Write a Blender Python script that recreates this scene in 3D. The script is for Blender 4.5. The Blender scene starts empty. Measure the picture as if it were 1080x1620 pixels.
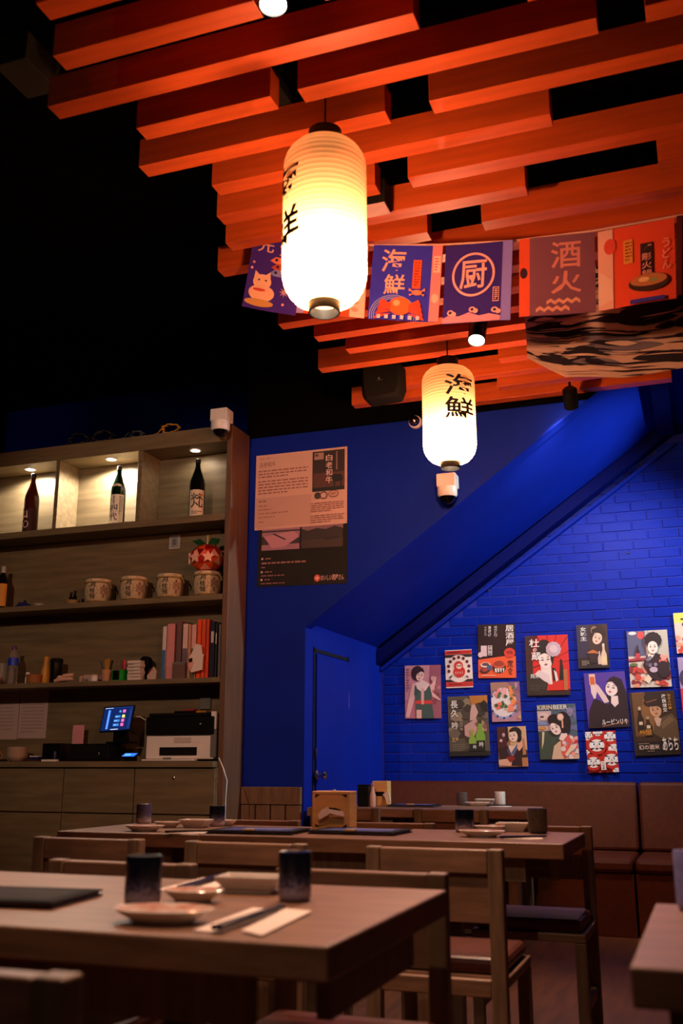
import bpy, math, random
from mathutils import Matrix, Vector
random.seed(7)
scene = bpy.context.scene
COL = scene.collection

# ------------------------------------------------------------------ camera, world, exposure
FPX, CX, CY = 1575.0, 540.0, 810.0          # focal length in pixels of the 1080x1620 frame (35 mm lens)
YAW = math.atan2(585, math.hypot(FPX, 400)); PIT = math.atan2(400, FPX)
CAM = Vector((0, 0, 1.0))
FW = Vector((-math.sin(YAW)*math.cos(PIT), math.cos(YAW)*math.cos(PIT), math.sin(PIT)))
RT = Vector((math.cos(YAW), math.sin(YAW), 0)); UP = RT.cross(FW)
cam_d = bpy.data.cameras.new('camera'); cam = bpy.data.objects.new('camera', cam_d); COL.objects.link(cam)
cam_d.sensor_fit = 'VERTICAL'; cam_d.sensor_height = 36; cam_d.sensor_width = 24; cam_d.lens = 35
cam_d.clip_start = 0.02
m = Matrix((RT, UP, -FW)).transposed().to_4x4(); m.translation = CAM
cam.matrix_world = m
cam_d.dof.use_dof = True; cam_d.dof.focus_distance = 5.8; cam_d.dof.aperture_fstop = 3.2
scene.camera = cam
world = bpy.data.worlds.new('world'); scene.world = world; world.use_nodes = True
world.node_tree.nodes['Background'].inputs[0].default_value = (0.9, 0.7, 0.6, 1)
world.node_tree.nodes['Background'].inputs[1].default_value = 0.004
vs = scene.view_settings; vs.view_transform = 'Standard'; vs.look = 'None'; vs.gamma = 1; vs.exposure = 0.18
vs.use_curve_mapping = False

# lamps, some of them added fills (aim points in metres); each one sits in a spotlight head built further down
P_LANTERN = 80.0         # bulb inside each paper lantern (W)
SPOTS = {                 # name: (position, aim, watts, colour, cone degrees)
    'near':  ((-1.00, 2.20, 3.11), (-0.85, 1.9, 0.75), 135, (1, .58, .38), 80),
    'mid':   ((-0.93, 4.58, 3.06), (-1.0, 3.6, 0.75), 135, (1, .76, .58), 90),
    'wall':  ((-0.606, 5.72, 3.06), (-0.7, 7.5, 1.4), 115, (1, .86, .78), 95),
    'right': ((1.5, 6.25, 3.05), (-1.6, 6.9, 1.95), 300, (.74, .94, 1), 68),
    'left':  ((-2.8, 1.0, 3.2), (-3.2, 5.7, 1.95), 185, (1, .65, .46), 48),  # added fill for the shelf unit and the notices, unseen
    'back':  ((-0.5, 0.5, 3.3), (-1.0, 2.4, 0.3), 60, (1, .72, .52), 50),  # added warm fill over the near table, from an unseen head
    'rear':  ((-5.9, 6.6, 3.45), (-5.9, 7.4, 3.9), .5, (.6, .8, 1), 90),  # added, unseen: gives the wall behind the shelf its faint blue glow
}

# ------------------------------------------------------------------ measuring helpers (photo pixel -> point on a plane of the room)
def ray(x, y): return FW*FPX + RT*(x-CX) - UP*(y-CY)
def RY(x, y, Y):
    d = ray(x, y); return CAM + d*((Y-CAM.y)/d.y)
def RZ(x, y, Z):
    d = ray(x, y); return CAM + d*((Z-CAM.z)/d.z)
def RX(x, y, X):
    d = ray(x, y); return CAM + d*((X-CAM.x)/d.x)

# ------------------------------------------------------------------ materials
def lin(h):
    if not isinstance(h, str): return tuple(h)
    h = h.lstrip('#'); v = [int(h[i:i+2], 16)/255 for i in (0, 2, 4)]
    return tuple(c/12.92 if c <= .04045 else ((c+.055)/1.055)**2.4 for c in v)
MATS = {}
def mat(name, col, rough=.5, metal=0., emit=None, estr=0., var=0., scale=8., stretch=(1, 1, 1), bump=0., trans=0., ior=1.45, spec=.5, dark=None):
    if name in MATS: return MATS[name]
    M = bpy.data.materials.new(name); M.use_nodes = True; nt = M.node_tree; b = nt.nodes['Principled BSDF']
    c = lin(col); b.inputs['Base Color'].default_value = (*c, 1)
    b.inputs['Roughness'].default_value = rough; b.inputs['Metallic'].default_value = metal
    b.inputs['IOR'].default_value = ior; b.inputs['Transmission Weight'].default_value = trans
    b.inputs['Specular IOR Level'].default_value = spec
    if emit is not None:
        b.inputs['Emission Color'].default_value = (*lin(emit), 1); b.inputs['Emission Strength'].default_value = estr
    if var or bump:
        tc = nt.nodes.new('ShaderNodeTexCoord'); mp = nt.nodes.new('ShaderNodeMapping'); nz = nt.nodes.new('ShaderNodeTexNoise')
        mp.inputs['Scale'].default_value = stretch; nz.inputs['Scale'].default_value = scale; nz.inputs['Detail'].default_value = 6
        nt.links.new(tc.outputs['Object'], mp.inputs['Vector']); nt.links.new(mp.outputs['Vector'], nz.inputs['Vector'])
        if var:
            r = nt.nodes.new('ShaderNodeValToRGB'); d = lin(dark) if dark else tuple(x*(1-var) for x in c)
            r.color_ramp.elements[0].position = .32; r.color_ramp.elements[0].color = (*d, 1)
            r.color_ramp.elements[1].position = .68; r.color_ramp.elements[1].color = (*[min(1, x*(1+var*.35)) for x in c], 1)
            nt.links.new(nz.outputs['Fac'], r.inputs['Fac']); nt.links.new(r.outputs['Color'], b.inputs['Base Color'])
        if bump:
            bp = nt.nodes.new('ShaderNodeBump'); bp.inputs['Strength'].default_value = bump; bp.inputs['Distance'].default_value = .01
            nt.links.new(nz.outputs['Fac'], bp.inputs['Height']); nt.links.new(bp.outputs['Normal'], b.inputs['Normal'])
    MATS[name] = M; return M
def attr_mat(name, rough=.55, emit=0.):
    M = bpy.data.materials.new(name); M.use_nodes = True; nt = M.node_tree; b = nt.nodes['Principled BSDF']
    a = nt.nodes.new('ShaderNodeAttribute'); a.attribute_name = 'ink'
    b.inputs['Roughness'].default_value = rough
    nt.links.new(a.outputs['Color'], b.inputs['Base Color'])
    if emit:
        nt.links.new(a.outputs['Color'], b.inputs['Emission Color']); b.inputs['Emission Strength'].default_value = emit
    return M
INK = attr_mat('printed_ink'); SCREEN = attr_mat('screen_pixels', .2, 1.6); FABRIC_INK = attr_mat('fabric_ink', .9)
WOOD = mat('walnut_wood', '#875f47', .42, var=.35, scale=5, stretch=(1.2, 9, 9), bump=.04)
WOODV = mat('walnut_wood_vertical', '#7a5a42', .5, var=.35, scale=5, stretch=(9, 9, 1.2), bump=.04)
SHELFW = mat('shelf_oak', '#766549', .55, var=.28, scale=3, stretch=(1, 8, 10), bump=.03)
SLATW = mat('orange_stained_slat', '#cc5a22', .45, var=.22, scale=3, stretch=(.7, 9, 9), bump=.03)
BLACK = mat('matte_black_paint', '#0b0a0a', .8, spec=.2)
VOID = mat('black_ceiling_paint', '#020202', .95, spec=.05)
BLUE = mat('cobalt_wall_paint', '#0a2399', .6, var=.12, scale=3, bump=.03, spec=.1)
BLUEB = mat('cobalt_brick_paint', '#04249c', .45, var=.16, scale=14, bump=.12, spec=.1)
LEATHER = mat('brown_leather', '#4e1f0a', .5, spec=.25, var=.2, scale=30, bump=.08)
DARKLEATHER = mat('dark_seat_leather', '#5c2c20', .38, spec=.35, var=.2, scale=30, bump=.06)
FLOORM = mat('dark_plank_floor', '#5a3016', .5, var=.4, scale=3, stretch=(9, 1, 1), bump=.05)
WHITEP = mat('white_plastic', '#e8e0da', .35); BLACKP = mat('black_plastic', '#0b0b0c', .35, spec=.25); GREYP = mat('grey_plastic', '#6f6c6a', .4)
CHROME = mat('chrome', '#c9c4be', .15, metal=1); CERAM = mat('white_glazed_ceramic', '#e6ddd2', .15, var=.08, scale=20)
PAPER = mat('white_paper', '#eee4dc', .8); PINKP = mat('pink_paper', '#d9929a', .8)
RUBBER = mat('black_cable', '#0a0a0a', .6)

# ------------------------------------------------------------------ mesh helpers
class MB:
    def __init__(s): s.v = []; s.f = []; s.m = []
    def add(s, vs, fs, mi=0):
        o = len(s.v); s.v += [tuple(v) for v in vs]; s.f += [tuple(i+o for i in f) for f in fs]; s.m += [mi]*len(fs); return s
    def box(s, x0, x1, y0, y1, z0, z1, mi=0):
        v = [(x, y, z) for z in (z0, z1) for y in (y0, y1) for x in (x0, x1)]
        return s.add(v, [(0, 2, 3, 1), (4, 5, 7, 6), (0, 1, 5, 4), (2, 6, 7, 3), (0, 4, 6, 2), (1, 3, 7, 5)], mi)
    def lathe(s, prof, n=24, c=(0, 0, 0), mi=0, a0=0, ax=(1, 1)):
        vs = []; fs = []
        for r, z in prof:
            for i in range(n):
                a = a0+2*math.pi*i/n; vs.append((c[0]+r*ax[0]*math.cos(a), c[1]+r*ax[1]*math.sin(a), c[2]+z))
        for k in range(len(prof)-1):
            for i in range(n):
                j = (i+1) % n; fs.append((k*n+i, k*n+j, (k+1)*n+j, (k+1)*n+i))
        if prof[0][0] > 1e-5: fs.append(tuple(reversed(range(n))))
        if prof[-1][0] > 1e-5: fs.append(tuple((len(prof)-1)*n+i for i in range(n)))
        return s.add(vs, fs, mi)
    def tube(s, pts, r, n=8, mi=0):
        pts = [Vector(p) for p in pts]; vs = []; fs = []
        for k, p in enumerate(pts):
            t = (pts[min(k+1, len(pts)-1)]-pts[max(k-1, 0)]).normalized()
            a = t.orthogonal() if abs(t.z) > .9 else t.cross(Vector((0, 0, 1))); a.normalize(); b = t.cross(a)
            if k and (a.dot(pa) < 0): a, b = -a, -b
            pa = a; rr = r[k] if isinstance(r, (list, tuple)) else r
            for i in range(n):
                q = 2*math.pi*i/n; vs.append(p+a*rr*math.cos(q)+b*rr*math.sin(q))
        for k in range(len(pts)-1):
            for i in range(n):
                j = (i+1) % n; fs.append((k*n+i, k*n+j, (k+1)*n+j, (k+1)*n+i))
        fs.append(tuple(reversed(range(n)))); fs.append(tuple((len(pts)-1)*n+i for i in range(n)))
        return s.add(vs, fs, mi)
    def prism(s, poly, d0, d1, axis='y', mi=0):       # polygon in the plane across `axis`, pushed from d0 to d1
        n = len(poly)
        P = {'y': lambda a, b, d: (a, d, b), 'z': lambda a, b, d: (a, b, d), 'x': lambda a, b, d: (d, a, b)}[axis]
        vs = [P(a, b, d0) for a, b in poly]+[P(a, b, d1) for a, b in poly]
        fs = [tuple(range(n)), tuple(reversed(range(n, 2*n)))]+[(i, i+n, (i+1) % n+n, (i+1) % n) for i in range(n)]
        return s.add(vs, fs, mi)
    def grid(s, fn, nu, nv, mi=0):
        vs = [fn(i/nu, j/nv) for j in range(nv+1) for i in range(nu+1)]; w = nu+1
        return s.add(vs, [(j*w+i, j*w+i+1, (j+1)*w+i+1, (j+1)*w+i) for j in range(nv) for i in range(nu)], mi)
    def xf(s, M):
        s.v = [tuple(M @ Vector(v)) for v in s.v]; return s
    def mesh(s, name, mats, smooth=None):
        me = bpy.data.meshes.new(name); me.from_pydata(s.v, [], s.f)
        for M in (mats if isinstance(mats, (list, tuple)) else [mats]): me.materials.append(M)
        for p, mi in zip(me.polygons, s.m): p.material_index = mi
        import bmesh
        bm = bmesh.new(); bm.from_mesh(me); bmesh.ops.recalc_face_normals(bm, faces=bm.faces); bm.to_mesh(me); bm.free()
        if smooth:
            for p in me.polygons: p.use_smooth = True
            me.set_sharp_from_angle(angle=math.radians(smooth))
        me.update(); return me
    def build(s, name, mats, parent=None, smooth=None, bevel=0, loc=None, rot=None):
        o = bpy.data.objects.new(name, s.mesh(name, mats, smooth)); COL.objects.link(o); o.parent = parent
        if loc is not None: o.location = loc
        if rot is not None: o.rotation_euler = rot
        if bevel:
            b = o.modifiers.new('bevel', 'BEVEL'); b.width = bevel; b.segments = 2; b.limit_method = 'ANGLE'
        return o
def tag(o, label, cat=None, group=None, kind=None):
    o['label'] = label
    if cat: o['category'] = cat
    if group: o['group'] = group
    if kind: o['kind'] = kind
    return o
def thing(name, label, cat, loc=(0, 0, 0), rz=0, group=None, rot=None):
    o = bpy.data.objects.new(name, None); COL.objects.link(o); o.location = loc; o.rotation_euler = rot or (0, 0, rz)
    o.empty_display_size = .05
    return tag(o, label, cat, group)
def dup(root, loc, rz, label, group=None):
    r = root.copy(); COL.objects.link(r); r.location = loc; r.rotation_euler = (0, 0, rz); r['label'] = label
    if group: r['group'] = group
    for ch in list(root.children):
        c = ch.copy(); COL.objects.link(c); c.parent = r
        for g in list(ch.children):
            d = g.copy(); COL.objects.link(d); d.parent = c
    return r
def spot(name, pos, aim, watts, col, cone, parent=None, size=.04, blend=.6):
    L = bpy.data.lights.new(name, 'SPOT'); L.energy = watts; L.color = col; L.spot_size = math.radians(cone); L.spot_blend = blend
    L.shadow_soft_size = size
    o = bpy.data.objects.new(name, L); COL.objects.link(o); o.location = pos
    o.rotation_euler = (Vector(aim)-Vector(pos)).to_track_quat('-Z', 'Y').to_euler(); o.parent = parent
    return o

# ------------------------------------------------------------------ flat print: coloured shapes laid on a sheet, as one mesh
TXT = {}
def text_mesh(body, fat=0., res=2, sp=1.0):
    k = (body, fat, res, sp)
    if k in TXT: return TXT[k]
    cu = bpy.data.curves.new('lettering', 'FONT'); cu.body = body; cu.size = 1; cu.resolution_u = res; cu.offset = fat
    cu.space_line = sp; cu.align_x = 'CENTER'
    o = bpy.data.objects.new('lettering', cu); COL.objects.link(o)
    dg = bpy.context.evaluated_depsgraph_get(); me = bpy.data.meshes.new_from_object(o.evaluated_get(dg))
    vs = [(v.co.x, v.co.y) for v in me.vertices]; fs = [tuple(p.vertices) for p in me.polygons]
    bpy.data.objects.remove(o); bpy.data.curves.remove(cu); bpy.data.meshes.remove(me)
    if vs:
        x0 = min(v[0] for v in vs); x1 = max(v[0] for v in vs); y0 = min(v[1] for v in vs); y1 = max(v[1] for v in vs)
        vs = [((x-x0)/max(x1-x0, 1e-6), (y-y0)/max(y1-y0, 1e-6)) for x, y in vs]
    TXT[k] = (vs, fs); return TXT[k]
class Canvas:
    """u to the right, v up, both 0..1 over a sheet w x h metres; local X right, Z up, the print faces -Y"""
    def __init__(s, w, h, fn=None, d0=.0018, step=.00025):
        s.w, s.h, s.fn, s.d, s.step = w, h, fn, d0, step; s.v = []; s.f = []; s.c = []
    def P(s, u, v):
        if s.fn: return s.fn(u, v, s.d)
        return ((u-.5)*s.w, -s.d, (v-.5)*s.h)
    def clip(s, pts):
        for ax, lim, sg in ((0, 0, 1), (0, 1, -1), (1, 0, 1), (1, 1, -1)):
            out = []
            for i, p in enumerate(pts):
                q = pts[i-1]; ip = (p[ax]-lim)*sg >= -1e-9; iq = (q[ax]-lim)*sg >= -1e-9
                if ip != iq:
                    k = (lim-q[ax])/(p[ax]-q[ax]); out.append((q[0]+(p[0]-q[0])*k, q[1]+(p[1]-q[1])*k))
                if ip: out.append(p)
            pts = out
            if len(pts) < 3: return []
        return pts
    def poly(s, pts, col):
        pts = s.clip(pts)
        if not pts: s.d += s.step; return s
        o = len(s.v); s.v += [s.P(*p) for p in pts]; s.f.append(tuple(range(o, o+len(pts)))); s.c.append(lin(col)); s.d += s.step; return s
    def rect(s, u0, v0, u1, v1, col):
        if s.fn is None or (u1-u0)*s.w < .02: return s.poly([(u0, v0), (u1, v0), (u1, v1), (u0, v1)], col)
        n = 10; m = 5 if v1-v0 > .3 else 2        # on a curved sheet: follow it
        for j in range(m):
            for i in range(n):
                a, b = u0+(u1-u0)*i/n, u0+(u1-u0)*(i+1)/n; c, d = v0+(v1-v0)*j/m, v0+(v1-v0)*(j+1)/m
                s.poly([(a, c), (b, c), (b, d), (a, d)], col); s.d -= s.step
        s.d += s.step; return s
    def ell(s, u, v, ru, rv, col, n=18, a0=0, a1=360, rot=0):
        pts = []
        for i in range(n+(a1-a0 < 360)):
            a = math.radians(a0+(a1-a0)*i/n); x, y = ru*math.cos(a)*s.w, rv*math.sin(a)*s.h; r = math.radians(rot)
            pts.append((u+(x*math.cos(r)-y*math.sin(r))/s.w, v+(x*math.sin(r)+y*math.cos(r))/s.h))
        return s.poly(pts, col)
    def ring(s, u, v, ru, rv, t, col, n=28):
        o = len(s.v)
        def q(i, k): a = 2*math.pi*i/n; return (u+(ru-t*k)*math.cos(a), v+(rv-t*k*s.w/s.h)*math.sin(a))
        for i in range(n): s.poly([q(i, 0), q(i+1, 0), q(i+1, 1), q(i, 1)], col); s.d -= s.step
        s.d += s.step; return s
    def text(s, body, u0, v0, u1, v1, col, fat=0.015, slant=0):
        vs, fs = text_mesh(body, min(fat, .012)); o = len(s.v)
        s.v += [s.P(u0+(u1-u0)*x+slant*y, v0+(v1-v0)*y) for x, y in vs]; s.f += [tuple(i+o for i in f) for f in fs]; s.c += [lin(col)]*len(fs)
        s.d += s.step; return s
    def vtext(s, body, u0, v0, u1, v1, col, fat=.015):
        n = len(body); g = (v1-v0)/n
        for i, ch in enumerate(body): s.text(ch, u0, v1-(i+1)*g+g*.08, u1, v1-i*g-g*.04, col, fat)
        return s
    def lines(s, u0, v0, u1, v1, n, col, dens=.8, th=.5):      # rows of small print
        g = (v1-v0)/n
        for i in range(n):
            v = v1-(i+.5)*g; u = u0; end = u1 if i < n-1 else u0+(u1-u0)*.6
            while u < end-.01:
                L = random.uniform(.02, .07); s.poly([(u, v-g*th/2), (min(u+L, end), v-g*th/2), (min(u+L, end), v+g*th/2), (u, v+g*th/2)], col); u += L+.012; s.d -= s.step
        s.d += s.step; return s
    def star(s, u, v, r, col, n=5, inner=.45, rot=90):
        pts = []
        for i in range(2*n):
            a = math.radians(rot+180*i/n); q = r if i % 2 == 0 else r*inner; pts.append((u+q*math.cos(a), v+q*math.sin(a)*s.w/s.h))
        return s.poly(pts, col)
    def build(s, parent, material=None, name='print'):
        me = bpy.data.meshes.new(name); me.from_pydata(s.v, [], s.f); me.materials.append(material or INK)
        at = me.attributes.new('ink', 'FLOAT_COLOR', 'FACE')
        for i, c in enumerate(s.c): at.data[i].color = (*c, 1)
        o = bpy.data.objects.new(name, me); COL.objects.link(o); o.parent = parent; return o
def sheet(name, label, cat, q, Y, col, group=None, th=.0012):
    """a flat paper sheet on the wall plane y=Y from its pixel corners TL, TR, BR, BL; returns object, width, height"""
    tl, tr, br, bl = [RY(x, y, Y) for x, y in q]
    c = (tl+tr+br+bl)/4; w = ((tr-tl).length+(br-bl).length)/2; h = ((tl-bl).length+(tr-br).length)/2
    e = ((tr-tl)+(br-bl)); ang = math.atan2(e.z, e.x)
    o = MB().box(-w/2, w/2, -th, 0, -h/2, h/2).build(name, mat('paper_'+col, col, .75), loc=c, rot=(0, -ang, 0))
    return tag(o, label, cat, group), w, h

# ================================================================== THE ROOM
YS, YW, YB, ZS = 5.62, 5.90, 7.50, 3.20        # shelf front, notice wall, brick wall, underside of the ceiling slats
XD, XN = -2.37, 1.9                             # door wall plane, right end of what is built
XE = RY(362, 900, YS).x                         # right outer side of the back-bar shelf
Z0, SL = 1.851, .712                            # stair soffit: height at the door wall and slope
XC = -.12; ZC = Z0+SL*(XC-XD)                   # where the soffit levels out
def zsoff(x): return min(Z0+SL*(x-XD), ZC)
def struct(name, mb, M, label, **k): return tag(mb.build(name, M, **k), label, kind='structure')

struct('floor', MB().box(-6.2, XN, -1.2, YB+.1, -.05, 0), FLOORM, 'dark brown wooden floor under the tables and chairs')
ceiling = struct('ceiling', MB().box(-6.2, XN, -1.2, YB+.1, 4.3, 4.35), VOID, 'black painted ceiling above the orange slats')
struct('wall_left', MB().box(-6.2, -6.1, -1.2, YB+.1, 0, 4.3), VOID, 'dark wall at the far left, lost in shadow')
# blue wall far behind the shelf unit, seen above its top
wb = struct('wall_rear', MB().box(-6.1, XE-.02, YB-.05, YB+.05, 0, 4.3), BLUE, 'dark blue wall behind the top of the shelf unit')
p0, p1 = RY(0, 577, YB-.2), RY(0, 602, YB-.2)
struct('trim_1', MB().box(-6.1, RY(105, 600, YB-.2).x, YB-.2, YB-.05, p1.z, p0.z), BLUE, 'blue ledge high on the wall above the shelf unit')
# notice wall with the diagonal edge of the stair
dx = lambda z: XD+(z-Z0)/SL
struct('wall_stair', MB().prism([(XE-.02, 0), (XD, 0), (XD, Z0), (XC, ZC), (XC, 4.3), (XE-.02, 4.3)], YW, YW+.1), BLUE, 'deep blue wall with a diagonal edge under the staircase')
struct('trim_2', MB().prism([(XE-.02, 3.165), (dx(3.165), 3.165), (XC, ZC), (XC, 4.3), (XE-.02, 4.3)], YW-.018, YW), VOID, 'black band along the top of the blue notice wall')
struct('wall_soffit', MB().prism([(XD-.05, Z0), (XC, ZC), (XN, ZC), (XN, ZC+.1), (XC-.03, ZC+.1), (XD-.05, Z0+.13)], YW+.1, YB+.05), BLUE, 'bright blue sloping underside of the staircase')
struct('wall_landing', MB().box(XC, XN, YW+.02, YW+.1, ZC, 4.3), BLUE, 'blue face of the stair landing above the slats')
# door wall and door
wl = struct('wall_door', MB().box(XD-.1, XD, YW+.1, YB, 0, Z0+.1), BLUE, 'blue side wall under the stairs holding a flush door')
struct('trim_6', MB().box(XD-.05, XD-.001, YW-.001, YW+.1, 0, Z0-.0), BLUE, 'blue corner post at the end of the notice wall')
a, b = RX(497, 1031, XD), RX(549, 1046, XD)
dy0, dy1, dz1 = a.y, b.y, (a.z+b.z)/2
door = bpy.data.objects.new('door_1', None); COL.objects.link(door); door.location = (XD, dy0, 0)
tag(door, 'flush blue door with a chrome knob in the wall under the stairs', kind='structure')
W = dy1-dy0
MB().box(0, .018, .012, W-.012, .01, dz1-.012).build('door_leaf', BLUE, door, bevel=.003)
fr = MB(); fr.box(0, .006, -.022, 0, 0, dz1+.03).box(0, .006, W, W+.02, 0, dz1+.03).box(0, .006, -.02, W+.02, dz1, dz1+.022)
fr.build('door_gap', mat('door_shadow_gap', '#04071c', .9), door)
k = RX(503, 1226, XD+.03)
kn = MB().lathe([(.028, 0), (.03, .006), (.012, .012), (.012, .03), (.026, .045), (.028, .058), (.018, .07), (0, .072)], 16)
kn.xf(Matrix.Translation((.018, k.y-dy0, k.z)) @ Matrix.Rotation(math.pi/2, 4, 'Y')).build('door_knob', CHROME, door, smooth=40)
k = RX(500, 1192, XD+.02)
MB().box(.018, .024, k.y-dy0-.012, k.y-dy0+.012, k.z-.03, k.z+.03).build('lock_plate', CHROME, door, bevel=.003)
k0, k1 = RX(549, 1096, XD), RX(549, 1121, XD)
MB().box(.004, .012, W-.012, W+.008, k1.z, k0.z).build('hinge', CHROME, door)
# pipe-like painted trim that follows the soffit along the brick wall, then along the landing; its shade is put into a darker blue
def diag_beam(x0, x1, drop, th, y0, y1):
    return MB().prism([(x0, zsoff(x0)-drop), (x1, zsoff(x1)-drop), (x1, zsoff(x1)-drop-th), (x0, zsoff(x0)-drop-th)], y0, y1)
struct('trim_3', diag_beam(XD+.01, XC, .0, .105, YB-.13, YB-.002), mat('shaded_blue_trim', '#030b52', .7, spec=.08), 'blue beam with painted-in shade running diagonally where brick wall meets soffit')
struct('trim_4', MB().box(XC-.05, XC+.06, YW+.12, YB-.14, ZC-.1, ZC-.003), MATS['shaded_blue_trim'], 'blue pipe casing with painted-in shade under the stair landing')
struct('trim_5', diag_beam(XD+.01, XC+.06, .125, .028, YB-.05, YB-.002), BLUE, 'thin blue ledge below the diagonal beam on the brick wall')

# brick wall: every brick in view is an object of its own
wall = struct('wall_back', MB().box(XD-.1, XN, YB, YB+.1, 0, ZC+.1), mat('mortar_blue', '#0a1f98', .7, bump=.1, var=.1), 'cobalt blue painted brick wall behind the posters')
BW, BH, GAP = .2155, .0725, .005
def brick_mesh(w, name):
    h = BH-GAP; d = .008; e = .004
    v = [(-w/2, 0, 0), (w/2, 0, 0), (w/2, 0, h), (-w/2, 0, h), (-w/2+e, -d, e), (w/2-e, -d, e), (w/2-e, -d, h-e), (-w/2+e, -d, h-e)]
    return MB().add(v, [(4, 5, 6, 7), (0, 1, 5, 4), (1, 2, 6, 5), (2, 3, 7, 6), (3, 0, 4, 7)]).mesh(name, BLUEB)
full = brick_mesh(BW-GAP, 'brick'); half = brick_mesh(BW/2-GAP, 'brick_half')
XF = RY(1080, 900, YB).x+.12
rest = MB(); nb = 0
for r in range(40):
    z = .80+r*BH
    if z > ZC: break
    x = XD+.02+(r % 2)*BW/2+BW/2-(BW if r % 2 else 0)
    while x < XN:
        me, w = full, BW
        if x-BW/2 < XD: me, w = half, BW/2
        xx = x if w == BW else XD+.02+BW/4
        if z < zsoff(xx)-.152:
            if xx < XF:
                o = bpy.data.objects.new('brick', me); COL.objects.link(o); o.parent = wall
                o.location = (xx, YB+random.uniform(0, .004), z); o.rotation_euler = (random.uniform(-.012, .012), random.uniform(-.006, .006), random.uniform(-.01, .01)); nb += 1
            else: rest.add([(v.co.x+xx, v.co.y+YB, v.co.z+z) for v in me.vertices], [tuple(p.vertices) for p in me.polygons])
        x += BW
rb = rest.build('brick_field', BLUEB, wall); rb['kind'] = 'stuff'
print('bricks', nb)

# wooden panelling low on the notice wall
wn = bpy.data.objects.new('trim_7', None); COL.objects.link(wn); wn.location = (XE, YW, 0)
tag(wn, 'low wood panelling between the shelf unit and the blue corner post', kind='structure')
zt = RY(435, 1245, YW-.03).z; zm = RY(435, 1274, YW-.03).z; xr = XD-.01-XE
MB().box(0.004, xr, -.035, -.002, zm+.004, zt).build('top_board', WOODV, wn, bevel=.003)
n = 4
for i in range(n): MB().box(.004+xr*i/n+.002, xr*(i+1)/n-.002, -.03, -.002, 0, zm).build('plank', WOODV, wn, bevel=.002)

# ceiling slats: row k, pixel columns of the left and right end of each piece
ROWS = {-1: [(-60, 700)], 0: [(80, 700)], 1: [(105, 417), (515, 1150)], 2: [(95, 664), (835, 1200)], 3: [(232, 441), (483, 947), (1022, 1250)],
        4: [(235, 619), (687, 1250)], 5: [(348, 875)], 6: [(355, 602), (653, 1250)], 7: [(368, 836), (1042, 1250)], 8: [(355, 683), (767, 1250)],
        9: [(470, 1250)], 10: [(462, 1250)], 11: [(448, 1250)], 12: [(504, 1250)], 13: [(553, 1250)], 14: [(510, 1250)], 15: [(792, 1250)],
        16: [(612, 1250)], 17: [(562, 712), (790, 1250)], 18: [(690, 1063)]}
def row_x(px, Y):            # X of the point on the row line (z = ZS) that shows at pixel column px
    lo, hi = -4., 4.
    for _ in range(50):
        mid = (lo+hi)/2; v = Vector((mid, Y, ZS))-CAM
        if CX+FPX*v.dot(RT)/v.dot(FW) < px: lo = mid
        else: hi = mid
    return lo
for kk, segs in ROWS.items():
    Y = 2.122+.2085*kk
    for l, r in segs:
        x0, x1 = row_x(l, Y), min(row_x(r, Y), XN-.05)
        o = MB().box(-(x1-x0)/2, (x1-x0)/2, -.0375, .0375, 0, .118).build('slat', SLATW, ceiling, bevel=.002, loc=((x0+x1)/2, Y-.0375, ZS))
# black carrier rails that the slats hang from
for x in (-1.25, .35): MB().box(x-.02, x+.02, 1.7, 5.86, ZS+.119, ZS+.16).build('carrier_rail', BLACK, ceiling)

# ================================================================== BANQUETTE
def banquette(x0, x1, label):
    t = thing('banquette_bench', label, 'bench', ((x0+x1)/2, 7.0, 0), group='brown leather banquettes along the brick wall'); w = (x1-x0)/2-.004
    MB().box(-w, w, -.42, .46, 0, .36).build('base', WOODV if 0 else LEATHER, t, bevel=.004)
    MB().box(-w, w, -.44, .22, .362, .445).build('seat_cushion', LEATHER, t, bevel=.025)
    MB().prism([(.20, .447), (.46, .447), (.46, .885), (.30, .885)], -w, w, 'x').build('backrest', LEATHER, t, bevel=.02)
    return t
xs = RY(1010, 1300, 7.25).x
banquette(XD+.02, xs, 'brown leather banquette filling the corner beside the blue door wall')
banquette(xs+.004, 1.5, 'brown leather banquette cut off by the right edge, right of the seam')

# ================================================================== TABLES AND CHAIRS
def table(x0, x1, y0, y1, label, zt=.75, th=.05, legx=None):
    t = thing('dining_table', label, 'table', ((x0+x1)/2, (y0+y1)/2, 0), group='brown wooden dining tables'); w, d = (x1-x0)/2, (y1-y0)/2
    MB().box(-w, w, -d, d, zt-th, zt).build('tabletop', WOOD, t, bevel=.004)
    lg = MB().box(-.032, .032, -.032, .032, 0, zt-th-.001).mesh('leg', WOODV)
    for sx in (-1, 1):
        for sy in (-1, 1):                       # the legs stand between the chairs
            o = bpy.data.objects.new('leg', lg); COL.objects.link(o); o.parent = t; o.location = (sx*(w-.1) if legx is None else legx[(sx+1)//2]-(x0+x1)/2, sy*(d-.1), 0)
    for sy in (-1, 1): MB().box(-w+.134, w-.134, sy*(d-.05)-.012, sy*(d-.05)+.012, zt-th-.075, zt-th-.001).build('apron', WOODV, t)
    for sx in (-1, 1): MB().box(sx*(w-.05)-.012, sx*(w-.05)+.012, -d+.12, d-.12, zt-th-.075, zt-th-.001).build('apron', WOODV, t)
    return t
TN = (-1.98, -.535, 1.425, 2.125)
table(*TN, 'large blurred wooden table nearest the camera, set with cups and plates', legx=(-1.78, -1.075))
TA = (-2.42, -1.803, 3.45, 4.05); TB = (-1.80, -.475, 3.45, 4.05)
table(*TA, 'small wooden table at the left end of the middle row, seam beside the menu', legx=(-2.35, -2.13))
table(*TB, 'long wooden table in the middle row carrying the wooden napkin box', legx=(-1.575, -.968))
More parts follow.
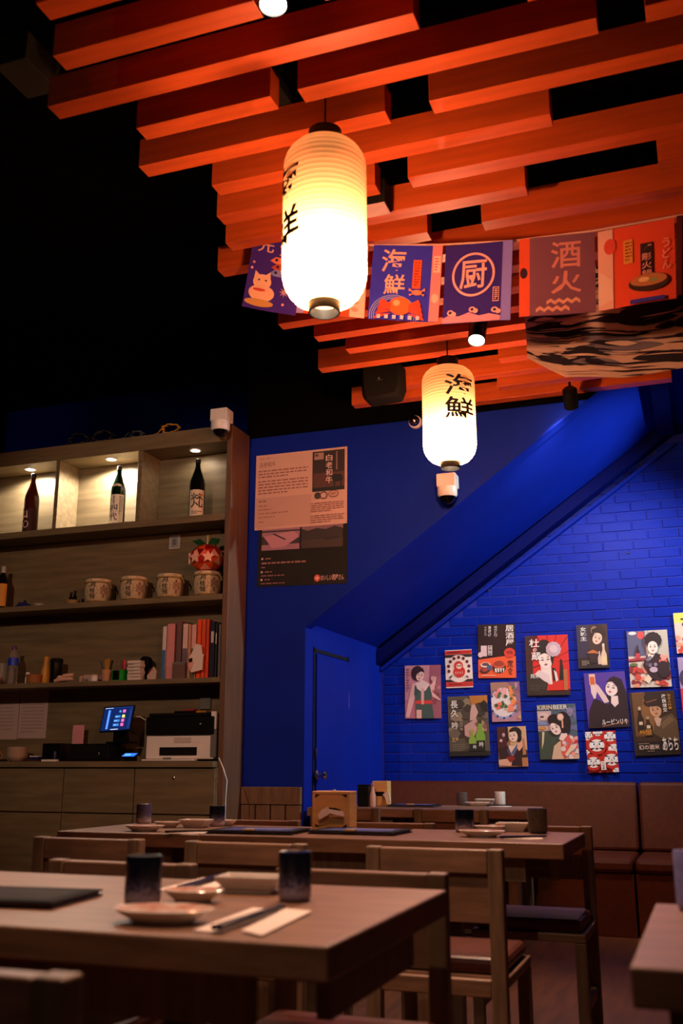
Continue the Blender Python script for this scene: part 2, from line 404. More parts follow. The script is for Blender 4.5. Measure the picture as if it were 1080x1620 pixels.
TC = (-1.66, -1.0, 5.85, 6.45); TD = (-2.33, -1.665, 5.85, 6.45)
table(*TC, 'far wooden table against the banquette, set with two small cups')
table(*TD, 'far wooden table in the corner by the blue door wall, with the condiments')
TR = (-.12, 1.3, 1.42, 2.06)
table(*TR, 'blurred wooden table corner at the bottom right of the picture')

def make_chair(label):
    """local: back plane at y=0, seat towards +y, origin on the floor in the middle of the back"""
    t = thing('dining_chair', label, 'chair', group='low-backed wooden dining chairs'); w = .20
    for s in (-1, 1):
        MB().box(s*w-.021*(s+1), s*w-.021*(s-1), 0, .042, 0, .77).build('back_post', WOODV, t, bevel=.004)
        MB().box(s*w-.019*(s+1), s*w-.019*(s-1), .36, .40, 0, .405).build('front_leg', WOODV, t, bevel=.004)
        MB().box(s*(w-.02)-.011, s*(w-.02)+.011, .043, .359, .17, .205).build('stretcher', WOODV, t, bevel=.003)
    MB().box(-w+.043, w-.043, .002, .038, .703, .768).build('top_rail', WOOD, t, bevel=.004)
    MB().box(-w+.043, w-.043, .014, .030, .575, .702).build('back_panel', WOOD, t)
    sf = MB().box(-w+.043, w-.043, .005, .035, .385, .43).box(-w, w, .043, .40, .406, .434)
    sf.build('seat_frame', WOOD, t, bevel=.004)
    MB().box(-w+.012, w-.012, .05, .392, .435, .478).build('seat_cushion', DARKLEATHER, t, bevel=.016)
    return t
ch0 = make_chair('wooden chair with its leather seat showing, right of the middle table front row')
ch0.location = (-.77, 2.90, 0)
G = None
for x, y, rz, lab in [
    (-1.365, 2.90, 0, 'wooden chair back between the two cups of the near table, middle row front side'),
    (-1.925, 2.90, 0, 'leftmost wooden chair back in front of the middle row of tables'),
    (-.765, 2.272, math.pi, 'wooden chair on the far side of the near table, right of the dishes'),
    (-1.385, 2.272, math.pi, 'wooden chair on the far side of the near table, behind the left cup'),
    (-.655, 4.135, math.pi, 'wooden chair tucked under the right end of the middle table from behind'),
    (-1.28, 4.135, math.pi, 'wooden chair rail behind the middle table beside the napkin box'),
    (-1.87, 4.135, math.pi, 'wooden chair rail behind the small middle-row table, left of the box'),
    (-.895, 1.02, 0, 'blurred wooden chair back in the bottom left corner of the picture'),
    (-1.33, 5.40, 0, 'small far chair in front of the table with two cups'),
    (-1.93, 5.40, 0, 'small far chair in front of the corner table with condiments')]:
    dup(ch0, (x, y, 0), rz, lab)

# ================================================================== PAPER LANTERNS
def lantern_mat():
    M = bpy.data.materials.new('lantern_paper'); M.use_nodes = True; nt = M.node_tree; nt.nodes.clear(); N = nt.nodes.new
    out = N('ShaderNodeOutputMaterial'); tr = N('ShaderNodeBsdfTranslucent'); tp = N('ShaderNodeBsdfTransparent'); df = N('ShaderNodeBsdfDiffuse'); rf = N('ShaderNodeBsdfRefraction'); m1 = N('ShaderNodeMixShader'); m2 = N('ShaderNodeMixShader'); m3 = N('ShaderNodeMixShader')
    tr.inputs['Color'].default_value = (.42, .195, .08, 1); tp.inputs['Color'].default_value = (1, .52, .42, 1); df.inputs['Color'].default_value = (.8, .5, .25, 1); rf.inputs['Color'].default_value = (1, .62, .25, 1); rf.inputs['IOR'].default_value = 1.3; rf.inputs['Roughness'].default_value = .75
    m1.inputs[0].default_value = .55; m2.inputs[0].default_value = .25; m3.inputs[0].default_value = .12
    L = nt.links.new; L(tr.outputs[0], m1.inputs[1]); L(tp.outputs[0], m1.inputs[2]); L(m1.outputs[0], m2.inputs[1]); L(rf.outputs[0], m2.inputs[2]); L(m2.outputs[0], m3.inputs[1]); L(df.outputs[0], m3.inputs[2]); L(m3.outputs[0], out.inputs['Surface'])
    return M
LPAPER = lantern_mat()
BULB = mat('glowing_bulb', '#fff2d8', .4, emit='#ffe6c0', estr=30)
def lantern(x, y, z0, z1, label, ang, chars):
    t = thing('paper_lantern', label, 'lantern', (x, y, z0), group='hanging paper lanterns'); H = z1-z0; R = .139
    def rad(h):                                     # radius of the paper at height h (0..1)
        e = .20
        if h < e: q = (e-h)/e; return .055+(R-.055)*math.sqrt(max(0, 1-q*q))
        if h > 1-e*.8: q = (h-1+e*.8)/(e*.8); return .055+(R-.055)*math.sqrt(max(0, 1-q*q))
        return R
    prof = []; n = 96
    for i in range(n+1):
        h = i/n; prof.append((rad(h)+.0016*math.cos(2*math.pi*h*32), .03+h*(H-.07)))
    mb = MB(); vs = []; fs = []; N = 48
    for r, z in prof:
        for i in range(N):
            a = 2*math.pi*i/N; vs.append((r*math.cos(a), r*math.sin(a), z))
    for k in range(len(prof)-1):
        for i in range(N):
            j = (i+1) % N; fs.append((k*N+i, k*N+j, (k+1)*N+j, (k+1)*N+i))
    mb.add(vs, fs).build('paper_shade', LPAPER, t, smooth=60)
    rg = MB()
    for r0, r1, za, zb in [(.047, .052, 0, .035)]:
        vs = [(r*math.cos(2*math.pi*i/32), r*math.sin(2*math.pi*i/32), z) for r, z in ((r0, za), (r1, za), (r1, zb), (r0, zb)) for i in range(32)]
        rg.add(vs, [(k*32+i, k*32+(i+1) % 32, ((k+1) % 4)*32+(i+1) % 32, ((k+1) % 4)*32+i) for k in range(4) for i in range(32)])
    rg.build('bottom_ring', BLACKP, t, smooth=40)
    tp = MB()
    vs = [(r*math.cos(2*math.pi*i/32), r*math.sin(2*math.pi*i/32), z) for r, z in ((.049, H-.042), (.057, H-.042), (.057, H+.012), (.049, H+.012)) for i in range(32)]
    tp.add(vs, [(k*32+i, k*32+(i+1) % 32, ((k+1) % 4)*32+(i+1) % 32, ((k+1) % 4)*32+i) for k in range(4) for i in range(32)])
    tp.tube([(-.05, 0, H+.008), (0, 0, H+.03), (.05, 0, H+.008)], .003)
    tp.build('top_ring', BLACKP, t, smooth=40)
    MB().tube([(0, 0, H*.55), (0, 0, H+.02), (0, 0, ZS-z0+.05)], .0035).build('cord', RUBBER, t)
    bz = H*.36
    MB().lathe([(.012, .10), (.014, .07), (.028, .04), (.031, .015), (.02, -.01), (0, -.016)], 16, (0, 0, bz)).build('bulb', BULB, t, smooth=60)
    L = bpy.data.lights.new('lantern_bulb', 'POINT'); L.energy = P_LANTERN; L.color = (1, .78, .55); L.shadow_soft_size = .03
    lo = bpy.data.objects.new('lantern_bulb_light', L); COL.objects.link(lo); lo.parent = t; lo.location = (0, 0, bz-.055)
    # brush lettering wrapped round the paper
    def wrap(u, v, d):
        h = v; a = ang+(u-.5)*.17/R*1.0
        r = rad(h)+.003+d*.2; return (r*math.cos(a), r*math.sin(a), .03+h*(H-.07))
    c = Canvas(.17, H, wrap)
    for ch, v0, v1 in chars: c.text(ch, 0, v0, 1, v1, '#120a06', .03)
    c.build(t, name='lettering')
    return t
lantern(-1.062, 2.785, 2.425, 3.085, 'large glowing paper lantern nearest the camera, hung before the flags', math.radians(-140), [('海', .57, .80), ('鮮', .29, .52)])
lantern(-1.15, 4.87, 2.495, 3.095, 'smaller-looking glowing paper lantern hung before the blue wall', math.radians(-50), [('海', .62, .84), ('鮮', .38, .60)])

# ================================================================== SPOTLIGHTS
LENS = mat('spotlight_lens', '#ffffff', .3, emit='#fff1dc', estr=40)
def spotlight(key, label, lit=True, L=.13, r=.043):
    pos, aim, w, col, cone = SPOTS[key]; pos = Vector(pos); d = (Vector(aim)-pos).normalized()
    t = thing('track_spotlight', label, 'spotlight', pos, group='black ceiling spotlights')
    q = d.to_track_quat('Z', 'Y').to_matrix().to_4x4()
    MB().lathe([(r*.7, -L), (r, -L+.012), (r, -.004), (r*.9, 0), (r*.88, -.012)], 24).xf(q).build('lamp_body', BLACKP, t, smooth=35)
    MB().lathe([(r*.87, -.008), (r*.5, -.003), (0, -.001)], 24).xf(q).build('lens', LENS if lit else GREYP, t, smooth=60)
    b = d*(-L*.6); top = Vector((b.x, b.y, max(ZS+.06-pos.z, b.z+.06)))
    MB().tube([b, top], .008).build('stem', BLACKP, t)
    spot('spot_beam', d*.012, d*2, w, col, cone, t)
    return t
spotlight('near', 'white glowing spotlight at the top edge between the slats')
spotlight('mid', 'tilted black spotlight with a lit white lens below the flags', L=.15, r=.045)
spotlight('wall', 'unlit-looking black cylinder spotlight under the last slat, above the blue soffit', L=.13, r=.043)
spotlight('right', 'black spotlight on the ceiling to the right, outside the picture')
spotlight('left', 'added black fill spotlight high on the left, outside the picture')
spotlight('back', 'added black fill spotlight above the camera, outside the picture')
spotlight('rear', 'small dim spotlight added to tint the wall behind the shelf unit, outside the picture', lit=False, L=.06, r=.02)

# other things up on the ceiling
t = thing('wall_speaker', 'black rounded loudspeaker hung under the slats left of the far lantern', 'speaker', RY(606, 606, 5.3))
MB().prism([(-.125, .105), (.125, .105), (.128, -.05), (.105, -.115), (-.09, -.125), (-.115, -.09)], -.07, .07).build('cabinet', BLACK, t, bevel=.025, smooth=40)
MB().tube([(0, 0, .1), (0, 0, .19)], .012).build('mount', BLACK, t)
c = Canvas(.03, .02, d0=.0715); c.rect(.2, .5, .5, 1, '#8a8a8a').rect(0, .1, 1, .25, '#6a6a6a'); c.build(t, name='badge')
t = thing('ceiling_junction_box', 'black ceiling box with a pale underside beside the near lantern', 'box', RZ(597, 332, 3.17))
MB().box(-.11, .045, -.045, .045, .004, .11).build('housing', BLACK, t, bevel=.003)
MB().box(-.108, .043, -.043, .043, -.002, .0035).build('cover', mat('pale_cover', '#d9b9b2', .6), t)
t = thing('duct_box', 'dim box on the dark ceiling left of the slats', 'box', RZ(42, 125, 3.5))
MB().box(-.07, .07, -.1, .1, 0, .12).build('casing', mat('dull_olive', '#14120a', .8), t, bevel=.004); MB().tube([(0, 0, .12), (0, 0, .8)], .012).build('hanger', BLACK, t)
t = thing('wall_sensor', 'round metallic sensor half hidden behind the far lantern', 'sensor', RY(656, 667, YW-.03))
MB().lathe([(.034, 0), (.036, .012), (.03, .03), (.016, .044), (0, .048)], 20).xf(Matrix.Rotation(math.pi/2, 4, 'X')).build('dome', CHROME, t, smooth=50)
MB().lathe([(.042, -.028), (.042, 0), (.036, .002)], 20).xf(Matrix.Rotation(math.pi/2, 4, 'X')).build('base', WHITEP, t, smooth=40)
def dome_camera(p, label, s=1.0):
    t = thing('security_camera', label, 'camera', p, group='white dome security cameras')
    MB().box(-.06*s, .06*s, -.05*s, .055*s, .02*s, .105*s).build('mount_box', WHITEP, t, bevel=.006)
    MB().lathe([(.062*s, .02*s), (.062*s, -.03*s), (.054*s, -.042*s)], 24, (0, -.012*s, 0)).build('collar', WHITEP, t, smooth=35)
    MB().lathe([(.0, -.085*s), (.025*s, -.08*s), (.042*s, -.066*s), (.05*s, -.043*s)], 24, (0, -.012*s, 0)).build('dome', mat('black_dome_glass', '#050505', .08), t, smooth=60)
    return t
dome_camera(RY(708, 777, YW-.075), 'white dome security camera on the blue wall below the far lantern')

# ================================================================== BUNTING
YF = 3.62
STR = [(395, 368), (470, 378), (590, 388), (700, 387), (810, 381), (940, 365), (1080, 340), (1180, 318)]
pts = [RY(x, y, YF) for x, y in STR]
mb = MB().tube(pts, .004); tag(mb.build('flag_string', mat('cream_cord', '#e8b8a0', .8)), 'pale cord carrying the row of printed flags', 'cord')
def flag(q, yaw, bg, label, draw):
    """q: pixel corners TL, TR, BR, BL on the plane of the cord"""
    tl, tr, br, bl = [RY(x, y, YF-.012) for x, y in q]; c = (tl+tr)/2
    w = (tr-tl).length/math.cos(yaw); h = ((tl-bl).length+(tr-br).length)/2
    e = tr-tl; roll = math.atan2(e.z, e.x); lean = ((bl+br)/2-(tl+tr)/2).x
    t = thing('bunting_flag', label, 'flag', c, group='printed cloth flags on the bunting cord', rot=(0, 0, yaw))
    def fn(u, v, d):
        x = (u-.5)*w; dz = -(1-v)*h
        return (x*math.cos(roll)+lean*(1-v), -.004*math.sin(u*5.0+yaw*20)*(1-v)-d, dz+x*math.sin(roll))
    g = MB(); g.grid(lambda u, v: fn(u, v, 0), 12, 6); g.grid(lambda u, v: fn(u, v, -.0015), 12, 6)
    g.build('cloth', mat('flag_'+bg, bg, .9), t, smooth=60)
    cv = Canvas(w, h, fn, d0=.0035, step=.0004); draw(cv); cv.build(t, FABRIC_INK)
    return t
def f_cat(c):
    c.text('元', .12, .76, .42, .92, '#f0c0b0', .02).text('気', .52, .74, .86, .94, '#f0c0b0', .02)
    for v, u, col in ((.66, .38, '#f08a70'), (.57, .42, '#c0503a'), (.49, .40, '#8890d8')):
        c.poly([(u, v), (u+.1, v+.06), (u+.5, v+.03), (u+.43, v), (u+.5, v-.04), (u+.1, v-.03)], col)
        c.ell(u+.12, v+.02, .03, .02, '#2a1030')
    c.ell(.30, .36, .17, .10, '#f4c8a8').poly([(.14, .40), (.15, .50), (.25, .44)], '#f4c8a8').poly([(.34, .45), (.43, .50), (.45, .40)], '#f4c8a8')
    c.ell(.32, .21, .24, .11, '#f2c2a0').ell(.30, .08, .27, .05, '#c89a58').ell(.27, .25, .12, .02, '#d04838').ell(.24, .38, .02, .012, '#401020').ell(.37, .38, .02, .012, '#401020')
    for u, v in ((.1, .6), (.85, .35), (.9, .62), (.75, .1), (.08, .52)): c.ell(u, v, .025, .018, '#e8a8b8')
    c.star(.74, .26, .10, '#c89ab0', 8, .35)
def f_red(c):
    c.rect(0, 0, .16, 1, '#b8a0e8').ell(.08, .2, .05, .06, '#f0d8e0').ell(.08, .4, .03, .05, '#f0d8e0').rect(.8, 0, 1, 1, '#f4cdb8').ell(.5, .5, .24, .22, '#f28a40')
    for v in (.1, .2, .3): c.ell(.87, v, .05, .03, '#e89a88')
def f_sea(c):
    c.rect(.86, 0, 1, 1, '#e88a90').rect(.885, .64, .98, .86, '#f8d0c0').lines(.90, .66, .97, .84, 5, '#d86068').ell(.93, .3, .05, .06, '#f4c0b0')
    c.text('海', .14, .63, .50, .94, '#f4b8a0', .035).text('鮮', .20, .33, .50, .60, '#f4b8a0', .03)
    c.rect(.60, .42, .72, .80, '#e85828').lines(.625, .45, .70, .78, 9, '#9a2810')
    for r in (.34, .31, .28): c.ring(.36, .0+.06, r, r*.78, .012, '#98a0e0')
    c.ell(.45, .18, .16, .12, '#f06a30').ell(.40, .22, .05, .04, '#f8b080')
    for s in (-1, 1):
        for k in range(4): c.poly([(.45+s*.12, .20-k*.04), (.45+s*(.26+.02*k), .27-k*.07), (.45+s*(.30+.02*k), .20-k*.07), (.45+s*.13, .16-k*.03)], '#e04a28')
    c.ell(.68, .36, .07, .035, '#f08860')
    for s in (-1, 1): c.poly([(.68+s*.05, .37), (.68+s*.11, .42), (.68+s*.12, .38)], '#f08860').poly([(.68+s*.05, .34), (.68+s*.10, .31), (.68+s*.11, .34)], '#f08860')
    for k in range(6): c.rect(.14+k*.11, 0, .19+k*.11, .05, '#d8d0e8')
def f_chef(c):
    c.rect(.86, 0, 1, 1, '#8078d8').ring(.44, .60, .32, .28, .035, '#f0b0a8', 36).text('厨', .24, .42, .64, .78, '#f0b0a8', .035)
    c.rect(.74, .24, .83, .42, '#f0b0a8').rect(.75, .25, .82, .41, '#20104a').lines(.765, .26, .81, .40, 6, '#f0b0a8')
    c.poly([(0, .0), (.86, 0), (.86, .06), (.7, .09), (.55, .07), (.4, .12), (.25, .08), (.1, .10), (0, .06)], '#d890a8')
    for u, v in ((.12, .13), (.45, .15), (.78, .13)): c.ell(u, v, .05, .035, '#f0b0a8').ell(u+.05, v-.02, .04, .03, '#f0b0a8').ell(u, v, .025, .018, '#20104a')
def f_sake(c):
    c.rect(0, 0, .14, 1, '#e8562e').ell(.06, .55, .05, .07, '#301028')
    c.rect(.14, .0, 1, 1, '#7a4a62').text('酒', .42, .58, .82, .92, '#d88a80', .05).text('火', .42, .26, .82, .54, '#d88a80', .05)
    for k in range(2):
        v = .17-k*.09; u0 = .36-k*.14; p = []
        for i in range(9): p.append((u0+i*.055, v+(.035 if i % 2 else 0)))
        c.poly(p+[(x, y-.045) for x, y in reversed(p)], '#e0a088')
def f_noodle(c):
    c.rect(0, 0, .20, 1, '#f2b8a8').ell(.16, .78, .08, .10, '#e8503a').poly([(0, .5), (.18, .36), (.20, .12), (0, .04)], '#f6ccb8')
    c.rect(.34, .52, .46, .82, '#e8a040').lines(.36, .55, .45, .80, 6, '#a84018')
    c.rect(.56, .28, .72, .74, '#2a1018').vtext('御影火鍋', .575, .30, .705, .72, '#e8a090', .015)
    c.vtext('うどん', .84, .36, .94, .76, '#f4a088', .02)
    c.ell(.66, .24, .26, .11, '#3a2018').ell(.66, .27, .235, .075, '#c07a48').ell(.6, .28, .07, .03, '#e8c088').ell(.72, .26, .06, .025, '#8a9a50')
    c.rect(.42, .0, .86, .05, '#3a30a0')
def f_dark(c):
    c.rect(0, 0, .08, 1, '#5a1410')
flag([(405, 371), (484, 379), (467, 497), (385, 487)], .12, '#3a1c90', 'dark purple flag with a white cat print, left end of the bunting', f_cat)
flag([(470, 379), (584, 388), (574, 507), (464, 490)], -.06, '#e8542a', 'orange flag with lilac and white borders, mostly behind the near lantern', f_red)
flag([(592, 389), (700, 388), (692, 508), (583, 506)], .05, '#2c2cc0', 'blue flag with two big characters above a red crab', f_sea)
flag([(704, 388), (812, 382), (805, 510), (700, 508)], -.08, '#2a1480', 'navy flag with a single character in a white ring', f_chef)
flag([(822, 381), (940, 366), (938, 494), (826, 502)], .06, '#7a4a62', 'faded mauve flag with zigzag lines and an orange left edge', f_sake)
flag([(945, 366), (1066, 346), (1072, 474), (944, 489)], -.07, '#e8502c', 'orange flag with a noodle bowl print and white left edge', f_noodle)
flag([(1070, 345), (1180, 322), (1176, 448), (1074, 470)], .1, '#8a2018', 'dark red flag cut off by the right edge', f_dark)

# wave-patterned cloth hung below the slats
YV = 4.03
wtop = [RY(x, y, YV) for x, y in ((826, 470), (900, 440), (1000, 400), (1090, 372), (1200, 345))]
wbot = [RY(x, y, YV) for x, y in ((834, 566), (895, 597), (985, 597), (1090, 581), (1200, 560))]
for q in wtop: q.z = min(q.z, ZS-.004)
def lerp(P, u):
    f = u*(len(P)-1); i = min(int(f), len(P)-2); return P[i].lerp(P[i+1], f-i)
def wfn(u, v, d=0):
    a, b = lerp(wtop, u), lerp(wbot, u); p = b.lerp(a, v)
    return (p.x-wtop[0].x, -d+.016*math.sin(math.pi*v)*(.6+.4*math.cos(u*7))+.006*math.sin(u*14+v*4)*(1-v), p.z-wtop[0].z)
t = thing('wave_cloth', 'cream and navy wave-patterned cloth sagging under the slats at right', 'cloth', wtop[0])
g = MB(); g.grid(wfn, 40, 14); g.grid(lambda u, v: wfn(u, v, -.002), 40, 14)
g.build('fabric', mat('cream_fabric', '#e2c4ac', .9), t, smooth=70)
c = Canvas(.9, .55, wfn, d0=.004, step=.00004); rnd = random.Random(12)
def slope(u, v): return .55*math.sin(6.5*u+2.2*v+.6)+.25*math.sin(15*u-5*v)
def streak(u, v, L, th, col, wob=0.):
    n = max(6, int(L*40)); up, dn = [], []
    for i in range(n+1):
        k = i/n; h = th*math.sin(math.pi*min(1, k*1.0+.02))**.7*(1+wob*rnd.uniform(-1, 1)); up.append((u, v+h)); dn.append((u, v-h*.6)); u += L/n; v += slope(u, v)*L/n*.55
    c.poly(up+dn[::-1], col)
NV, GR, CR = '#1c1526', '#7c7480', '#ead0b8'
for i in range(16): streak(rnd.uniform(-.1, .9), rnd.uniform(.05, 1), rnd.uniform(.15, .35), rnd.uniform(.035, .06), GR, .1)
for i in range(44): streak(rnd.uniform(-.1, .95), rnd.uniform(0, 1), rnd.uniform(.14, .34), rnd.uniform(.03, .06), NV, .3)
for i in range(90): streak(rnd.uniform(-.1, .95), rnd.uniform(0, 1), rnd.uniform(.1, .3), rnd.uniform(.004, .010), NV)
for i in range(50): streak(rnd.uniform(-.1, .95), rnd.uniform(0, 1), rnd.uniform(.1, .25), rnd.uniform(.004, .009), CR)
for i in range(10): streak(rnd.uniform(-.1, .9), rnd.uniform(.05, .95), rnd.uniform(.1, .2), rnd.uniform(.02, .035), CR, .3)
c.build(t, FABRIC_INK)

# ================================================================== BACK-BAR SHELF UNIT (front plane YS, back panel near the wall)
XL = -5.35; YBK = YW-.03
def sz(px, py): return RY(px, py, YS).z
def sx(px, py=1000): return RY(px, py, YS).x
ZCT = sz(340, 1204); ZCB = sz(335, 1214)                 # counter
S1 = (sz(348, 1079), sz(348, 1071)); S2 = (sz(350, 948), sz(350, 939)); S3 = (sz(353, 822), sz(353, 811)); ZTOP = (sz(356, 697), sz(362, 672))
XI = sx(350)                                             # inner side of the right end panel
unit = thing('back_bar_shelf', 'tall brown wooden shelf unit with lit bottle niches on the counter', 'shelf', ((XL+XE)/2, YS, ZCT))
OX = (XL+XE)/2
def upart(name, x0, x1, y0, y1, z0, z1, M=SHELFW, bev=.002): return MB().box(x0-OX, x1-OX, y0-YS, y1-YS, z0-ZCT, z1-ZCT).build(name, M, unit, bevel=bev)
SIDEW = mat('shelf_side_oak', '#6a4a36', .5, var=.25, scale=3, stretch=(8, 8, 1), bump=.03)
MB().box(XI-OX, XE-OX, 0, YBK-YS+.015, -ZCT, ZTOP[1]-ZCT).build('end_panel', SIDEW, unit, bevel=.003)
upart('back_panel', XL, XI-.001, YBK-.012, YBK+.01, ZCT+.001, ZTOP[1]-.005)
for z0, z1 in (S1, S2, S3): upart('shelf_board', XL, XI-.001, YS+.002, YBK-.013, z0, z1)
upart('top_board', XL, XI-.001, YS, YBK-.013, ZTOP[0], ZTOP[1])
dv = [(sx(87, 760), sx(93, 760)), (sx(217, 750), sx(224, 750)), (sx(-45, 770), sx(-39, 770))]
for x0, x1 in dv: upart('niche_divider', x0, x1, YS+.003, YBK-.013, S3[1]+.001, ZTOP[0]-.001)
ct = MB().box(-(XI-XL)/2, (XI-XL)/2, -.06, .262, 0, ZCT-ZCB-.001).build('bar_counter', SHELFW, loc=((XL+XI)/2, YS, ZCB), bevel=.003)
tag(ct, 'brown wooden counter board under the tablet and the printer', 'counter')
edges = [-7, 105, 217, 344]
zseam = sz(200, 1287)
cablab = ['wooden base cabinet below the stack of bowls, at the left edge', 'wooden base cabinet below the cash drawer', 'wooden base cabinet with a small lock, below the printer']
for i in range(3):
    x0, x1 = sx(edges[i], 1250)+.001, sx(edges[i+1], 1250)-.001; c = (x0+x1)/2; w = (x1-x0)/2
    t = thing('base_cabinet', cablab[i], 'cabinet', (c, YS, 0), group='wooden base cabinets under the counter')
    MB().box(-w, w, -.02, .25, .06, ZCB-.002).build('body', SHELFW, t)
    dr = MB().box(-w+.002, w-.002, -.04, -.021, zseam+.004, ZCB-.006).build('drawer_front', SHELFW, t, bevel=.002)
    MB().box(-w+.002, w-.002, -.04, -.021, .07, zseam-.004).build('door_panel', SHELFW, t, bevel=.002)
    if i == 2:
        p = RY(275, 1231, YS-.04)
        MB().lathe([(.009, 0), (.009, .004), (.004, .006)], 12).xf(Matrix.Translation((p.x-c, -.04, p.z)) @ Matrix.Rotation(math.pi/2, 4, 'X')).build('lock', CHROME, dr)
# recessed niche downlights
DL = mat('downlight_glow', '#ffffff', .3, emit='#ffe9d0', estr=60)
for (px, py, w, lab) in ((48, 742, 28.0, 'small round downlight above the amber bottle'), (176, 726, 55.0, 'small round downlight above the white-label bottle in the middle niche'), (309, 712, 1.3, 'small round downlight above the dark bottle in the right niche')):
    p = RZ(px, py, ZTOP[0])
    t = thing('niche_downlight', lab, 'downlight', (p.x, p.y, ZTOP[0]-.006), group='round downlights in the shelf niches')
    vs = [(r*math.cos(2*math.pi*i/24), r*math.sin(2*math.pi*i/24), z) for r, z in ((.030, 0), (.042, 0), (.042, .005), (.030, .005)) for i in range(24)]
    MB().add(vs, [(k*24+i, k*24+(i+1) % 24, ((k+1) % 4)*24+(i+1) % 24, ((k+1) % 4)*24+i) for k in range(4) for i in range(24)]).build('rim', WHITEP, t)
    MB().lathe([(.0, .002), (.03, .002), (.03, .004)], 24).build('lens', DL, t)
    spot('niche_beam', (0, 0, -.01), (0, .02, -1), w, (1, .87, .72), 165, t, size=.02, blend=.3)

# ---------------------------------------------------------------- bottles
def glass(name, col, rough=.08): return mat(name, col, rough, spec=.6)
def bottle(px, zf, ptop, col, label, draw, capcol='#101010', R=.052, lab=None, H=None, y=None):
    y = y or YS+.10; b = RY(px, 800, y); x = b.x; H = H or RY(px, ptop, y).z-zf
    t = thing('sake_bottle', label, 'bottle', (x, y, zf), group='large sake bottles in the niches')
    MB().lathe([(R*.9, .0), (R, .01), (R, H*.56), (R*.93, H*.63), (R*.55, H*.77), (R*.33, H*.86), (R*.29, H*.95)], 28).build('glass_body', glass('bottle_'+col, col), t, smooth=40)
    MB().lathe([(R*.34, H*.93), (R*.34, H*.995), (R*.26, H)], 20).build('cap', mat('cap_'+capcol, capcol, .4), t, smooth=40)
    if draw:
        v0, v1, a0, wid, bg = lab
        def fn(u, v, d):
            a = a0+(u-.5)*wid/R; r = R+.0012+d*.3; return (r*math.cos(a), r*math.sin(a), H*(v0+(v1-v0)*v))
        MB().grid(lambda u, v: fn(u, v, -.002), 14, 2).build('label', mat('label_'+bg, bg, .7), t, smooth=60)
        c = Canvas(wid, H*(v1-v0), fn); draw(c); c.build(t, name='label_print')
    return t
AF = math.radians(-62)          # a label direction that faces the room
def d14(c): c.vtext('十四代', .08, .06, .58, .96, '#15100c', .03); c.lines(.68, .3, .8, .95, 9, '#6a5a50'); c.lines(.84, .4, .93, .95, 8, '#6a5a50')
def dbon(c): c.text('梵', .14, .30, .86, .86, '#15100c', .04); c.poly([(.66, .74), (.86, .80), (.84, .86), (.66, .80)], '#c8642a'); c.lines(.2, .06, .8, .2, 2, '#6a5a50')
def dred(c): c.rect(.1, .6, .5, .66, '#e8c8b8').poly([(.2, .9), (.28, .9), (.22, .5), (.14, .5)], '#e8c8b8').poly([(.4, .9), (.46, .9), (.5, .56), (.42, .56)], '#e8c8b8').ring(.4, .28, .16, .16, .04, '#e8c8b8')
bottle(50, S3[1], 750, '#4a1a08', 'amber sake bottle with a dark red label in the left niche', dred, '#161210', lab=(.04, .40, AF-.25, .13, '#3a0c0e'))
t = bottle(186, S3[1], 738, '#0c1c10', 'dark green sake bottle with a tall white label in the middle niche', d14, '#1a1612', lab=(.03, .50, AF-.1, .105, '#efe4d6'))
def fn_(u, v, d, R=.052, H=RY(186, 738, YS+.1).z-S3[1]):
    a = AF-.15+(u-.5)*.05/(R*.72); return ((R*.80+.006)*math.cos(a), (R*.80+.006)*math.sin(a)-.0, H*(.62+.06*v))
c = Canvas(.05, .03, fn_); c.ell(.5, .5, .5, .5, '#efe4d6').ell(.5, .5, .3, .3, '#c8b8a0'); c.build(t, name='neck_seal')
bottle(311, S3[1], 727, '#0b0d0c', 'near-black sake bottle with a cream label in the right niche', dbon, '#0a0a0a', lab=(.03, .46, AF, .115, '#e2d2bc'))

